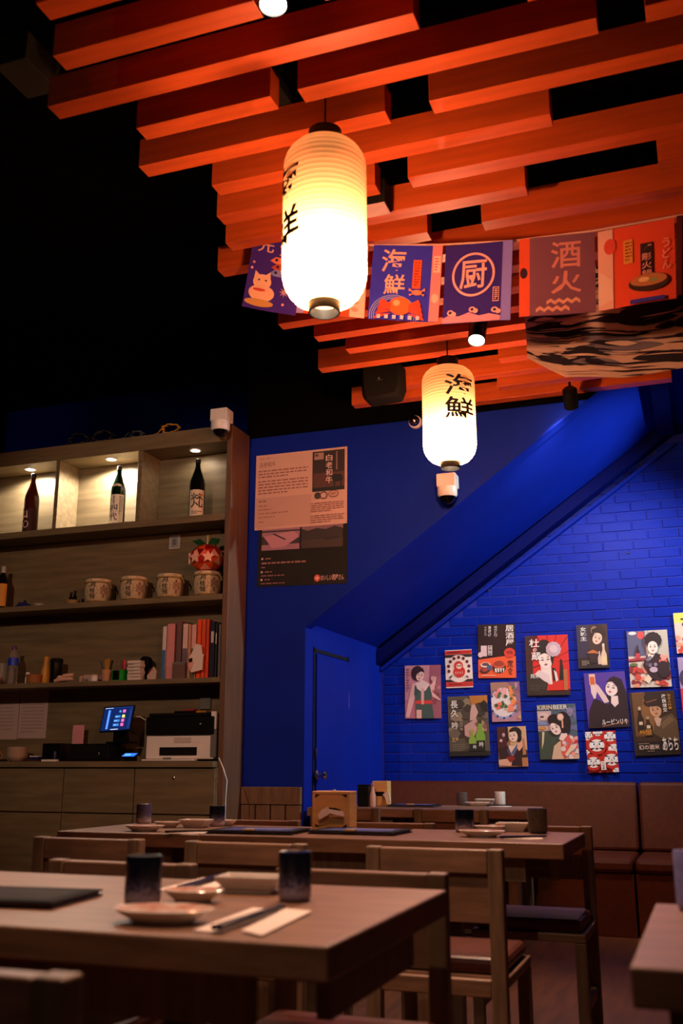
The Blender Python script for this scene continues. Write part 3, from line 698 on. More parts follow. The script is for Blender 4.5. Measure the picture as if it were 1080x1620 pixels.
# ---------------------------------------------------------------- sake barrels
STRAW = mat('straw_wrap', '#cbb28e', .8, var=.18, scale=30, stretch=(1, 1, 4), bump=.1); ROPE = mat('straw_rope', '#b09058', .9, var=.3, scale=60, bump=.3)
def barrel(px, label, R=.088, H=.165):
    y = YS+.115; x = RY(px, 925, y).x
    t = thing('sake_barrel', label, 'barrel', (x, y, S2[1]), group='straw-wrapped sake barrels on the shelf')
    MB().lathe([(R*.80, 0), (R*.80, .012), (R*.92, .02), (R, H*.38), (R, H*.62), (R*.93, H*.86), (R*.90, H*.93)], 32).build('body', STRAW, t, smooth=45)
    MB().lathe([(R*.97, H*.88), (R*.99, H*.9), (R*.99, H*.99), (R*.93, H), (R*.85, H*.985), (0, H*.985)], 32).build('lid', mat('barrel_lid_cream', '#d8c2a2', .8), t, smooth=40)
    for z, r in ((H*.86, R*1.0), (.016, R*.87)): MB().tube([(r*math.cos(2*math.pi*i/28), r*math.sin(2*math.pi*i/28), z) for i in range(29)], .0055, 6).build('rope_band', ROPE, t, smooth=50)
    for s in (-1, 1): MB().tube([(s*R*1.0, -.02, H*.9), (s*R*1.14, -.01, H*.80), (s*R*1.10, .01, H*.66)], .006, 6).build('rope_end', ROPE, t, smooth=50)
    def fn(u, v, d):
        a = AF+(u-.5)*1.9; z = H*(.14+.68*v); hh = z/H; r = R*(1.0 if .38 < hh < .62 else (.92+.08*(hh-.12)/.26 if hh <= .38 else 1-.07*(hh-.62)/.24))+.0025+d*.3
        return (r*math.cos(a), r*math.sin(a), z)
    c = Canvas(.16, H*.68, fn); c.ring(.30, .52, .23, .36, .018, '#8a6a48'); c.vtext('月桂冠', .19, .02, .42, 1.02, '#1c130c', .03)
    for k in range(3): c.ring(.76, .52, .15-.045*k, .26-.08*k, .014, '#7a3a30')
    c.rect(.72, .1, .80, .9, '#8a5a48').poly([(.62, .3), (.9, .7), (.9, .76), (.62, .36)], '#8a5a48').poly([(.62, .7), (.9, .3), (.9, .36), (.62, .76)], '#8a5a48')
    c.build(t, name='label_print')
    def fl(u, v, d): a = AF+(u-.5)*1.9; return ((R*.99+.002)*math.cos(a), (R*.99+.002)*math.sin(a), H*(.90+.08*v))
    c = Canvas(.16, .012, fl); c.lines(.15, .2, .4, .8, 1, '#3a2a20'); c.lines(.6, .2, .9, .8, 1, '#a03a30'); c.build(t, name='rim_print')
    return t
for px, lab in ((156, 'leftmost of the four straw sake barrels'), (212, 'second straw sake barrel from the left'), (269, 'third straw sake barrel from the left, below the wall switch'), (328, 'rightmost straw sake barrel carrying the red faceted ornament')): barrel(px, lab)

# red faceted paper ornament on the last barrel
import bmesh
y = YS+.115; p = RY(326, 925, y)
t = thing('paper_ornament', 'red and orange faceted paper fruit with green leaves on a barrel', 'ornament', (p.x, y, S2[1]+.166))
bm = bmesh.new(); bmesh.ops.create_icosphere(bm, subdivisions=2, radius=.112)
for v in bm.verts: v.co = Vector((v.co.x, v.co.y, v.co.z*.86+.096))
me = bpy.data.meshes.new('faceted_body'); bm.to_mesh(me); bm.free()
for n_, c_ in (('facet_red', '#b3140e'), ('facet_deep', '#7a0a0a'), ('facet_orange', '#e2521c'), ('facet_pale', '#f0a890')): me.materials.append(mat(n_, c_, .35))
for pl in me.polygons:
    h = pl.center.z; pl.material_index = random.choices([0, 1, 2, 3], [5, 3, 2, .3] if h > .12 else [2, 1, 4, 2])[0]
ob = bpy.data.objects.new('faceted_body', me); COL.objects.link(ob); ob.parent = t
for a in (-150, -105, -60):
    aa = math.radians(a); q = Matrix.Translation((.108*math.cos(aa), .108*math.sin(aa), .085)) @ Matrix.Rotation(aa+math.pi/2, 4, 'Z')
    st = []
    for i in range(10):
        r = .042 if i % 2 == 0 else .02; b = math.radians(90+36*i); st.append((r*math.cos(b), r*math.sin(b)))
    MB().prism(st, -.012, .0).xf(q).build('paper_star', mat('star_pale', '#f2b8a0', .6), t)
MB().tube([(0, 0, .18), (.002, 0, .25)], .007).build('stick', mat('pale_stick', '#d8b878', .7), t)
LEAF = mat('paper_leaf_green', '#1c5a34', .6)
for s in (-1, 1):
    MB().add([(0, 0, .185), (s*.04, -.03, .225), (s*.105, -.02, .215), (s*.075, .01, .19), (s*.045, -.01, .205)], [(0, 1, 4), (1, 2, 4), (2, 3, 4), (3, 0, 4)]).build('leaf', LEAF, t)

# wall switch
t = thing('wall_switch', 'grey framed wall switch on the shelf back above the barrels', 'switch', RY(277, 858, YBK-.014))
MB().box(-.042, .042, -.008, 0, -.048, .048).build('plate', mat('switch_grey', '#b8aca4', .4), t, bevel=.002)
MB().box(-.026, .026, -.012, -.0085, -.034, .034).build('rocker', mat('switch_light', '#8a949c', .4), t, bevel=.002)
MB().box(-.012, .012, -.016, -.0125, -.02, .02).build('button', GREYP, t, bevel=.002)

# ---------------------------------------------------------------- things on top of the unit
dome_camera(RY(350, 673, YS-.062), 'white dome security camera on the top front edge of the shelf unit')
def onshelf(px, zf, dy): 
    p = RY(px, 900, YS+dy); return Vector((RZ(px, 0, zf).x*0+p.x, YS+dy, zf))
def cablecoil(name, px, label, M, n, r, w):
    q = onshelf(px, ZTOP[1], .05); t = thing(name, label, 'cable', q)
    for k in range(n):
        pts = [(math.cos(a)*(r+random.uniform(-.008, .008))*1.5, random.uniform(-.02, .02), .012+r*.75+math.sin(a)*(r*.75+random.uniform(-.006, .004))) for a in [2*math.pi*i/20 for i in range(21)]]
        MB().tube(pts, w, 6).build('loop', M, t, smooth=60)
    MB().tube([(-.07, .01, .06), (-.10, 0, .02), (-.16, .0, .008)], w, 6).build('loose_end', M, t, smooth=60)
cablecoil('yellow_cable_coil', 260, 'coil of yellow cable on top of the shelf unit', mat('yellow_cable', '#c88a1a', .5), 4, .042, .004)
cablecoil('grey_cable_coil', 205, 'grey cable lying on top of the shelf unit', mat('grey_cable', '#39414a', .5), 2, .03, .004)
cablecoil('black_cable_coil', 150, 'tangle of black cable on top of the shelf unit, left of the grey cable', RUBBER, 4, .05, .006)
cablecoil('black_cable_coil', 110, 'tangle of black cable furthest left on top of the shelf unit', RUBBER, 4, .05, .006)

# ---------------------------------------------------------------- barrel shelf, left part
def put(name, label, cat, px, zf, dy=.09, group=None, rz=0): return thing(name, label, cat, onshelf(px, zf, dy), rz, group)
t = put('sake_carton', 'dark bottle with an orange and yellow label at the left end of the barrel shelf', 'bottle', 6, S2[1])
MB().lathe([(.04, 0), (.042, .01), (.042, .20), (.018, .25), (.016, .30)], 20).build('glass_body', glass('bottle_dark', '#120c0a'), t, smooth=40)
MB().lathe([(.018, .26), (.018, .305), (.014, .31)], 14).build('cap', mat('cap_grey', '#a09890', .4), t)
MB().grid(lambda u, v: (.0435*math.cos(AF-.1+(u-.5)*2.2), .0435*math.sin(AF-.1+(u-.5)*2.2), .02+.16*v), 10, 1).build('label', mat('label_amber', '#d08a24', .6), t, smooth=60)
t = put('blue_cloth', 'crumpled dark blue cloth on the barrel shelf', 'cloth', 42, S2[1])
g = MB(); g.grid(lambda u, v: ((u-.5)*.13, (v-.5)*.1, .004+.045*math.sin(math.pi*u)*math.sin(math.pi*v)*(1+.3*math.sin(u*17+v*9))), 14, 10); g.build('fold', mat('dark_blue_cloth', '#101a5a', .9), t, smooth=60)
t = put('small_dish', 'tiny pale dish on the barrel shelf', 'dish', 66, S2[1], .06)
MB().lathe([(.02, 0), (.022, .004), (.04, .014), (.038, .016), (.0, .006)], 20).build('bowl', CERAM, t, smooth=50)
t = put('wooden_tray', 'small round wooden box under the dark bottles beside the first barrel', 'box', 118, S2[1])
MB().lathe([(.048, 0), (.05, .004), (.05, .032), (.045, .034), (.045, .012), (0, .012)], 24).build('rim', mat('bamboo', '#8a6a3c', .6), t, smooth=40)
for dxx, h, lab in ((-.014, .075, 'left small dark bottle standing in the round wooden box'), (.018, .085, 'right small dark bottle standing in the round wooden box')):
    q = onshelf(118, S2[1], .09); t = thing('sauce_bottle', lab, 'bottle', q+Vector((dxx, 0, .0125)), group='small dark sauce bottles')
    MB().lathe([(.013, 0), (.014, .004), (.014, h*.5), (.007, h*.7), (.007, h*.8)], 14).build('glass_body', glass('bottle_dark', '#120c0a'), t, smooth=40)
    MB().lathe([(.009, h*.8), (.009, h), (.006, h*1.02)], 12).build('cap', BLACKP, t)

# ---------------------------------------------------------------- middle shelf
z = S1[1]
t = put('tumbler', 'greyish pink plastic tumbler at the left end of the middle shelf', 'cup', 1, z, .12)
MB().lathe([(.032, 0), (.034, .004), (.038, .14), (.036, .14), (.03, .01)], 20).build('wall', mat('mauve_plastic', '#7a5a58', .5), t, smooth=40)
t = put('tumbler', 'pale grey plastic tumbler behind the water bottle', 'cup', 17, z, .15)
MB().lathe([(.032, 0), (.034, .004), (.038, .155), (.036, .155), (.03, .01)], 20).build('wall', mat('grey_plastic_cup', '#8d8478', .5), t, smooth=40)
t = put('pink_bowl', 'pink bowl at the left edge of the middle shelf', 'bowl', 6, z, .05)
MB().lathe([(.025, 0), (.03, .006), (.05, .035), (.052, .05), (.048, .05), (.0, .012)], 24).build('bowl', mat('pink_glaze', '#c98a84', .3), t, smooth=50)
t = put('water_bottle', 'clear plastic water bottle with a blue label and violet cap', 'bottle', 33, z, .07)
PET = mat('clear_plastic', '#f0e8e8', .06, trans=.9, ior=1.2)
MB().lathe([(.03, 0), (.034, .006), (.033, .03), (.035, .05), (.032, .07), (.035, .09), (.034, .13), (.034, .17), (.028, .205), (.014, .232), (.0125, .24)], 24).build('plastic_body', PET, t, smooth=40)
MB().lathe([(.0352, .13), (.0352, .178), (.0345, .179), (.0345, .129)], 24).build('label', mat('label_blue', '#1838c0', .4), t, smooth=30)
MB().lathe([(.0145, .235), (.015, .24), (.015, .258), (.012, .26)], 18).build('cap', mat('cap_violet', '#5a2a6a', .4), t, smooth=30)
t = put('clay_pot', 'terracotta brown pot in front of the yellow bottle', 'pot', 67, z, .06)
MB().lathe([(.044, 0), (.05, .005), (.052, .055), (.053, .06), (.049, .06), (.046, .012), (0, .012)], 24).build('pot', mat('terracotta', '#9a5a2c', .7), t, smooth=40)
t = put('small_jar', 'tiny pale jar beside the terracotta pot', 'jar', 57, z, .15)
MB().lathe([(.016, 0), (.018, .004), (.018, .05), (.012, .06), (.012, .07)], 14).build('jar', CERAM, t, smooth=40); MB().lathe([(.014, .071), (.014, .085), (.01, .088)], 12).build('lid', WHITEP, t)
t = put('squeeze_bottle', 'mustard yellow tapered bottle on the middle shelf', 'bottle', 84, z, .12)
MB().lathe([(.030, 0), (.034, .006), (.034, .06), (.028, .10), (.019, .135), (.017, .18), (.013, .187)], 22).build('body', mat('mustard_plastic', '#c8882c', .45), t, smooth=50)
t = put('black_tumbler', 'black lidded tumbler beside the yellow bottle', 'tumbler', 100, z, .12)
MB().lathe([(.036, 0), (.038, .006), (.041, .13), (.041, .14)], 22).build('body', BLACKP, t, smooth=40); MB().lathe([(.043, .141), (.043, .162), (.036, .17), (.0, .17)], 22).build('lid', BLACK, t, smooth=40)
t = put('towel', 'rolled cream towel on the middle shelf', 'towel', 113, z, .06)
TW = mat('cream_towel', '#d8a890', .95, bump=.3, scale=80)
for k, (dx_, dz_, l, a) in enumerate(((0, .014, .07, .15), (.02, .030, .06, .5), (-.02, .03, .045, -.3))):
    MB().tube([(dx_-l*math.cos(a), .01*k, dz_), (dx_-.2*l, -.012, dz_+.008+.01*a), (dx_+l*math.cos(a), .0, dz_+l*math.sin(a)*.6+.004)], [.012, .015, .011], 10).build('roll', TW, t, smooth=60)
for px, w, d, h, lab, col, dy, dz in ((145, .034, .03, .02, 'small grey card box lying before the pen cup', '#8a7f78', .06, 0), (150, .05, .03, .055, 'pale card box behind the small boxes', '#b8958a', .14, 0), (168, .036, .025, .05, 'mauve card box behind the round jar', '#8a7078', .15, 0), (141, .03, .024, .052, 'pink card box left of the round jar', '#c89a90', .17, 0)):
    t = put('card_box', lab, 'box', px, z+dz, dy, group='small card boxes on the middle shelf', rz=random.uniform(-.3, .3))
    MB().box(-w/2, w/2, -d/2, d/2, 0, h).build('carton', mat('card_'+col, col, .7), t, bevel=.001); MB().box(-w/2+.001, w/2-.001, -.003, .003, h, h+.0006).build('tape', PAPER, t)
t = put('tape_jar', 'round white jar with a printed band on the middle shelf', 'jar', 160, z, .05)
MB().lathe([(.024, 0), (.026, .003), (.026, .034)], 20).build('jar', WHITEP, t, smooth=40); MB().lathe([(.0265, .0345), (.0265, .044), (.022, .046)], 20).build('lid', mat('jar_lid_pink', '#d8b0a0', .5), t, smooth=40)
t = put('pen_cup', 'brown paper cup full of pens', 'cup', 178, z, .06)
MB().lathe([(.027, 0), (.028, .003), (.033, .075), (.031, .075), (.026, .006), (0, .006)], 20).build('paper_cup', mat('kraft_paper', '#b98a66', .8), t, smooth=40)
for dx_, dy_, tx, h, col, lab in ((-.012, 0, -.035, .13, '#151515', 'black marker leaning left in the paper cup'), (-.004, .008, -.012, .135, '#d0901c', 'yellow marker in the paper cup'), (.006, -.004, .008, .14, '#c88818', 'yellow pencil in the paper cup'), (.012, .006, .024, .13, '#1a1210', 'black pen in the paper cup')):
    q = onshelf(178, z, .06); t2 = thing('pen', lab, 'pen', q+Vector((dx_, dy_, .008)), group='pens in the cups')
    MB().tube([(0, 0, 0), (tx*.8, 0, h*.8)], .0055, 8).build('barrel', mat('pen_'+col, col, .4), t2, smooth=50); MB().tube([(tx*.8, 0, h*.8), (tx, 0, h)], .0062, 8).build('pen_cap', mat('pencap_'+col, col, .3), t2, smooth=50)
t = put('green_pen_box', 'green and black plastic desk organiser', 'organiser', 199, z, .07)
GRN = mat('green_plastic', '#1f9a2c', .4)
MB().box(-.045, .045, -.03, .03, 0, .006).box(-.045, -.042, -.03, .03, .006, .07).box(.042, .045, -.03, .03, .006, .075).box(-.042, .042, .027, .03, .006, .075).build('tray', GRN, t)
MB().box(-.04, .005, -.026, .02, .007, .068).build('compartment', BLACKP, t, bevel=.002); MB().box(.012, .038, -.03, -.026, .006, .07).build('front_clip', GRN, t, bevel=.001)
for dx_, h, col, lab in ((.010, .125, '#7a1626', 'dark red marker in the green organiser'), (.027, .13, '#d83a5a', 'bright pink marker in the green organiser')):
    q = onshelf(199, z, .07); t2 = thing('pen', lab, 'pen', q+Vector((dx_, .012, .007)), group='pens in the cups')
    MB().tube([(0, 0, 0), (-.004, 0, h*.75)], .008, 8).build('barrel', mat('pen_'+col, col, .4), t2, smooth=50); MB().tube([(-.004, 0, h*.75), (-.006, 0, h)], .009, 8).build('pen_cap', mat('pencap_'+col, col, .3), t2, smooth=50)
nm = ['bottom', 'second', 'third', 'fourth', 'fifth', 'top']
for k in range(6):
    hh = .0215; q = onshelf(223, z, .07)
    t = thing('staple_box', '%s small white box in the stack beside the files' % nm[k] if k in (0, 5) else '%s small white box from the bottom of the stack beside the files' % nm[k], 'box', q+Vector((random.uniform(-.004, .004), 0, k*hh)), random.uniform(-.06, .06), 'stacked small white boxes')
    MB().box(-.048, .048, -.028, .028, 0, hh-.0008).build('carton', mat('white_card', '#d8c8bc', .7), t, bevel=.001)
    c = Canvas(.09, .018, d0=.0286); c.rect(.02, .42, .98, .62, '#5a3a34').lines(.1, .1, .8, .34, 1, '#7a6a60'); c.build(t)
t = put('tape_dispenser', 'black tape dispenser behind the stack of white boxes', 'dispenser', 238, z, .16)
MB().box(-.045, .045, -.025, .025, 0, .09).build('foot', BLACKP, t, bevel=.006)
MB().lathe([(.035, -.022), (.04, -.02), (.04, .02), (.035, .022)], 24).xf(Matrix.Translation((0, 0, .125)) @ Matrix.Rotation(math.pi/2, 4, 'X')).build('roll', BLACK, t, smooth=40)
t = put('folded_card', 'pale folded card leaning by the files', 'card', 248, z, .06)
MB().prism([(-.03, 0), (.03, 0), (.034, .055), (.012, .085), (-.034, .03)], -.004, .004).build('card', mat('card_pale', '#c8a898', .8), t); MB().prism([(-.03, .03), (.01, .07), (.0, .075)], -.006, -.0045).build('flap', mat('card_red', '#b8685a', .8), t)

# files and folders, left to right
FILES = [(255, 261, 991, '#d8c8c0', 'thin white folder with a blue lower half, leftmost of the files', '#3a6a98'), (262, 274, 987, '#d88c8c', 'thick pink folder near the left of the files', None), (277, 285, 982, '#6a4a4a', 'grey mauve folder right of the pink one', None),
         (287, 295, 987, '#d8b8b0', 'white folder with a grey lower half', '#6a5a68'), (296, 300, 988, '#c88a70', 'thin peach folder between white and olive', None), (301, 308, 988, '#e0a8a0', 'olive folder with a pink top left of the orange ones', '#5a5a30'),
         (310, 316, 980, '#e8501c', 'leftmost of the three orange folders', None), (317, 323, 980, '#d8481a', 'middle one of the three orange folders', None), (324, 329, 980, '#c84018', 'rightmost of the three orange folders', None),
         (331, 338, 983, '#101430', 'wide dark navy folder behind the hanging paper', None), (339, 342, 986, '#241c22', 'thin black folder right of the navy one', None), (344, 348, 988, '#6a6460', 'thin grey folder at the right end of the files', None)]
for x0, x1, top, col, lab, low in FILES:
    y = YS+.05; a = RY(x0, 1060, y).x; b = RY(x1, 1060, y).x-.001; H = RY((x0+x1)/2, top, y).z-z
    t = thing('file_folder', lab, 'folder', ((a+b)/2, y, z), group='upright files and folders'); w = (b-a)/2
    MB().box(-w, w, 0, .2, 0, H).build('cover', mat('file_'+col, col, .6), t, bevel=.002)
    MB().box(-w*.7, w*.7, .01, .198, H-.002, H+.0015).build('pages', PAPER, t)
    c = Canvas(2*w, H, lambda u, v, d, w=w, H=H: ((u-.5)*2*w, -d, v*H))
    if low: c.rect(.02, .01, .98, .55, low)
    else: c.rect(.2, .62, .8, .82, '#d8c8c0' if col in ('#101430', '#241c22') else col)
    c.build(t, name='spine_print')
t = put('file_holder', 'smoky grey plastic magazine holder in front of the files', 'holder', 289, z, .025)
MB().box(-.045, .045, -.004, .004, 0, .105).box(-.045, -.042, .004, .02, 0, .10).box(.042, .045, .004, .02, 0, .10).build('holder', mat('smoky_plastic', '#6a5450', .3), t, bevel=.001)
MB().box(-.045, .045, -.006, -.0042, .09, .105).build('rim', GREYP, t)
t = put('hanging_paper', 'crumpled white paper hanging over the files', 'paper', 317, z, .02)
g = MB(); out = [(-.012, .215), (.03, .205), (.038, .15), (.05, .145), (.045, .13), (.042, .05), (-.035, .035), (-.06, .09), (-.03, .10), (-.055, .13), (-.03, .17)]
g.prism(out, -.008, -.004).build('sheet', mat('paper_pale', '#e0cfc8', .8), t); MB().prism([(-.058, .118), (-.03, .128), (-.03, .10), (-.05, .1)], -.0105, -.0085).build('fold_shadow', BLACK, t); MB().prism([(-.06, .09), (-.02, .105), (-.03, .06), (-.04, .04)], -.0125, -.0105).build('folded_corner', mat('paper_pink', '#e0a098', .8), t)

# ---------------------------------------------------------------- counter
z = ZCT-.001
for q, lab in (([(-40, 1092), (30, 1091), (29, 1169), (-40, 1171)], 'white notice sheet on the shelf back at the left edge'), ([(31, 1091), (76, 1092), (74, 1167), (30, 1169)], 'white notice sheet right of the other one on the shelf back')):
    o, w, h = sheet('notice_sheet', lab, 'notice', q, YBK-.0125, '#b8a09a', 'white notice sheets on the shelf back'); c = Canvas(w, h); c.lines(.1, .1, .9, .95, 12, '#8f7c78', th=.25); c.build(o)
t = put('ochre_cup', 'ochre ceramic cup on the counter at the left', 'cup', 16, z, .08); OCH = mat('ochre_glaze', '#a86a38', .4)
MB().lathe([(.03, 0), (.034, .005), (.04, .06), (.041, .07), (.037, .07), (.032, .01), (0, .01)], 22).build('cup', OCH, t, smooth=45); MB().tube([(.04, 0, .055), (.06, 0, .05), (.058, 0, .025), (.037, 0, .018)], .005).build('handle', OCH, t, smooth=60)
t = put('ochre_cup', 'ochre ceramic cup cut off by the left edge', 'cup', -6, z, .08)
MB().lathe([(.03, 0), (.034, .005), (.04, .06), (.041, .07), (.037, .07), (.032, .01), (0, .01)], 22).build('cup', OCH, t, smooth=45)
bowlm = MB().lathe([(.03, 0), (.045, .004), (.066, .03), (.07, .042), (.066, .042), (.0, .008)], 26).mesh('bowl', mat('pale_bowl', '#b89a88', .4), 50); nm = ['bottom', 'second', 'third', 'fourth', 'fifth', 'top']
q = onshelf(50, z, .08)
for k in range(6):
    o = bpy.data.objects.new('bowl', bowlm); COL.objects.link(o); o.location = q+Vector((0, 0, k*.0105)); tag(o, ('%s bowl of the nested stack on the counter' if k in (0, 5) else '%s bowl from the bottom of the nested stack on the counter') % nm[k], 'bowl', 'nested pale bowls')
t = put('folded_cloth', 'folded blue and white cloth on the counter beside the bowls', 'cloth', 79, z, .07)
MB().box(-.045, .045, -.04, .04, 0, .012).build('dark_fold', mat('brown_cloth', '#3a2018', .9), t, bevel=.004); MB().box(-.03, .045, -.035, .035, .0125, .028).build('blue_fold', mat('dark_blue_cloth', '#101a5a', .9), t, bevel=.006); MB().box(-.04, .03, -.02, .035, .0285, .036).build('white_fold', PAPER, t, bevel=.003)
t = put('card_terminal', 'black card reader box on the counter left of the cash drawer', 'card reader', 109, z, .07)
MB().box(-.075, .07, -.05, .06, 0, .115).build('case', BLACKP, t, bevel=.004); MB().box(-.06, .06, -.075, -.052, 0, .012).build('paper_tray', PAPER, t, bevel=.002); MB().lathe([(.012, 0), (.014, .03), (.008, .05)], 12, (.035, -.062, .013)).build('tiny_figure', mat('navy_resin', '#20264a', .4), t, smooth=50)
t = put('paper_slip', 'pink paper slip standing behind the cash drawer', 'paper', 141, z, .16)
MB().box(-.045, .04, -.002, .002, 0, .235).build('slip', PINKP, t); MB().box(-.052, -.03, .004, .006, 0, .21).build('slip_behind', mat('cream_slip', '#b8a890', .8), t)
t = put('cash_drawer', 'black cash drawer under the tablet', 'cash drawer', 168, z, .075)
MB().box(-.145, .145, -.075, .075, 0, .11).build('case', BLACKP, t, bevel=.004); MB().box(-.14, .14, -.079, -.0755, .012, .098).build('drawer_front', BLACK, t, bevel=.002); MB().lathe([(.011, 0), (.011, .004), (.006, .006)], 14).xf(Matrix.Translation((.075, -.079, .045)) @ Matrix.Rotation(math.pi/2, 4, 'X')).build('lock', CHROME, t)
# tablet on a stand
pc = RY(187, 1137, YS+.05); t = thing('tablet_stand', 'tablet with a lit blue screen on a black stand over the cash drawer', 'tablet', (pc.x, YS+.09, z+.111), rot=(0, 0, .02))
w, h = .225, .175; tilt = Matrix.Translation((0, -.055, pc.z-z-.111)) @ Matrix.Rotation(math.radians(-20), 4, 'X') @ Matrix.Rotation(math.radians(-3), 4, 'Y')
MB().box(-w/2, w/2, 0, .01, -h/2, h/2).xf(tilt).build('tablet_case', BLACKP, t, bevel=.003)
def scr(u, v, d): return tuple(tilt @ Vector(((u-.5)*(w-.016), -d, (v-.5)*(h-.016))))
c = Canvas(w, h, scr); c.rect(0, 0, 1, 1, '#0a1a48').rect(0, .93, 1, 1, '#10204c').lines(.04, .94, .5, .985, 1, '#a8c0e8').rect(.16, .06, .24, .88, '#2a58b0').rect(.9, .06, .98, .9, '#12285c')
for i in range(12): c.rect(.17, .08+i*.066, .23, .12+i*.066, '#5a90e0')
for v, col, l in ((.74, '#e85a9a', .55), (.52, '#d8d860', .44), (.34, '#e85a9a', .42), (.16, '#e85a9a', .42)): c.rect(l, v, .62, v+.10, '#2f6ab0').lines(l+.02, v+.03, .60, v+.07, 1, '#9ac0f0').rect(.68, v-.01, .77, v+.11, col)
c.rect(.36, .015, .62, .035, '#c8d8f0'); c.build(t, SCREEN, 'screen')
MB().prism([(-.02, 0), (.05, 0), (.045, .02), (.0, .15), (-.03, .16)], -.04, .04, 'x').build('stand', BLACKP, t, bevel=.003)
MB().box(-.09, .09, -.03, .06, .0, .012).build('foot', BLACKP, t, bevel=.003)
t = put('lit_phone', 'small device with a glowing blue screen beside the printer', 'phone', 219, z, .06)
MB().prism([(-.02, .02), (.035, .042), (.035, .05), (-.02, .028)], -.05, .05, 'x').build('case', BLACKP, t); MB().box(-.04, .04, .0, .035, 0, .03).build('cradle', BLACKP, t, bevel=.003)
c = Canvas(.09, .05, lambda u, v, d: ((u-.5)*.09, -.017+v*.048, .0305+v*.0195+d*.5)); c.rect(0, 0, 1, 1, '#2a6ae0').rect(.1, .2, .6, .8, '#5a9af8'); c.build(t, SCREEN, 'screen')
# printer
x0, x1 = RY(229, 1160, YS+.0).x, RY(336, 1160, YS+.0).x; cxp = (x0+x1)/2; w = (x1-x0)/2
t = thing('laser_printer', 'white and black laser printer at the right end of the counter', 'printer', (cxp, YS+.02, z)); zt = RY(285, 1163, YS).z-z; zl = RY(285, 1133, YS).z-z
MB().box(-w, w, .0, .21, .012, zt-.003).build('lower_body', WHITEP, t, bevel=.008)
MB().box(-w-.004, w+.004, -.008, .215, zt, zl).build('scanner_unit', BLACKP, t, bevel=.010); MB().box(-w+.01, w-.03, 0, .21, zl+.001, zl+.022).build('lid', BLACK, t, bevel=.008)
MB().box(-.06, .06, .02, .16, zl+.0225, zl+.035).build('feeder', BLACKP, t, bevel=.006)
MB().box(-w*.58, w*.52, -.003, .0, .035, .085).build('paper_slot', BLACK, t); MB().box(-w*.16, w*.34, -.004, .0, zt-.045, zt-.012).build('front_latch', mat('latch_grey', '#c8bcb4', .4), t, bevel=.002)
MB().box(-w*.98, w*.55, -.055, .0, .002, .012).build('paper_tray', WHITEP, t, bevel=.003); MB().box(-w*.34, -w*.1, -.058, -.05, .012, .022).build('tray_tab', GREYP, t, bevel=.002)
c = Canvas(.02, .006, lambda u, v, d: (w*.62+(u-.5)*.014, -.0085-d, (zt+zl)/2+.01+(v-.5)*.004)); c.rect(0, 0, 1, 1, '#d8e8f0'); c.build(t, name='status_light')
for dx_, col, lab in ((.03, '#8a2028', 'red note pad on top of the printer'), (.13, '#b07818', 'yellow note pad on top of the printer')):
    tt = MB().box(-.035, .035, -.03, .03, 0, .012).build('note_pad', mat('pad_'+col, col, .7), loc=(cxp+dx_*.9, YS+.10, z+zl+.0355 if dx_ < .05 else z+zl+.0225), bevel=.001); tag(tt, lab, 'note pad')
t = thing('wall_pocket', 'grey paper pocket on the shelf back above the printer', 'holder', RY(326, 1105, YBK-.014))
MB().box(-.04, .04, -.012, 0, -.07, .05).build('pocket', mat('grey_card', '#5c5a56', .7), t, bevel=.002); MB().box(-.034, .034, -.0145, -.0125, -.066, .02).build('front', mat('grey_card2', '#6a6864', .7), t)
t = thing('power_adapter', 'white adapter with a grey bag at the right end of the counter', 'adapter', RY(340, 1203, YS+.03)+Vector((-.012, 0, 0))); t.location.z = z
MB().box(-.018, .018, -.012, .012, .19, .30).build('adapter', WHITEP, t, bevel=.003); MB().box(-.022, .022, -.012, .012, .02, .189).build('bag', GREYP, t, bevel=.008)
pts = [RY(346, 1199, YS-.065), RY(353, 1215, YS-.068), RY(359, 1235, YS-.066), RY(357, 1262, YS-.066), RY(356, 1290, YS-.066), RY(357, 1330, YS-.066), Vector((RY(357, 1400, YS-.066).x, YS-.07, .15)), Vector((RY(357, 1400, YS-.066).x, YS-.08, .006))]
tag(MB().tube(pts, .0032, 6).build('white_cable', WHITEP, smooth=60), 'thin white cable hanging down the cabinet end', 'cable')
pts = [RY(216, 1134, YS+.05), RY(222, 1134, YS+.04), RY(230, 1139, YS+.04), RY(233, 1146, YS+.10)]
tag(MB().tube(pts, .003, 6).build('charging_cable', WHITEP, smooth=60), 'white charging cable at the right of the tablet', 'cable')

# ================================================================== NOTICES ON THE BLUE WALL
o, w, h = sheet('black_notice', 'black printed poster with two landscape photos under the white notice', 'poster', [(410, 818), (550, 812), (549, 921), (406, 931)], YW-.002, '#12100f'); c = Canvas(w, h)
c.rect(.04, .52, .47, .88, '#a8748a').rect(.04, .60, .47, .72, '#3a2430').poly([(.06, .72), (.40, .78), (.47, .70), (.30, .56), (.16, .55)], '#c88aa0').rect(.04, .78, .47, .80, '#2a1820').poly([(.16, .75), (.30, .66), (.32, .67), (.18, .76)], '#3a2430')
c.rect(.49, .52, .95, .90, '#8a6070').poly([(.49, .52), (.95, .52), (.95, .78), (.86, .82), (.76, .78), (.66, .80), (.56, .77), (.49, .80)], '#2c1a18').rect(.49, .52, .95, .64, '#40281c').poly([(.74, .66), (.90, .68), (.90, .64), (.76, .62)], '#1a0e0e')
for v in (.40, .21, .10): c.ell(.055, v, .012, .016, '#e8b8b0').lines(.09, v-.015, .22, v+.015, 1, '#b07870')
c.lines(.05, .31, .9, .36, 1, '#a06a68').lines(.05, .26, .12, .29, 1, '#a06a68').lines(.05, .14, .5, .17, 1, '#a06a68').lines(.05, .03, .5, .06, 1, '#a06a68')
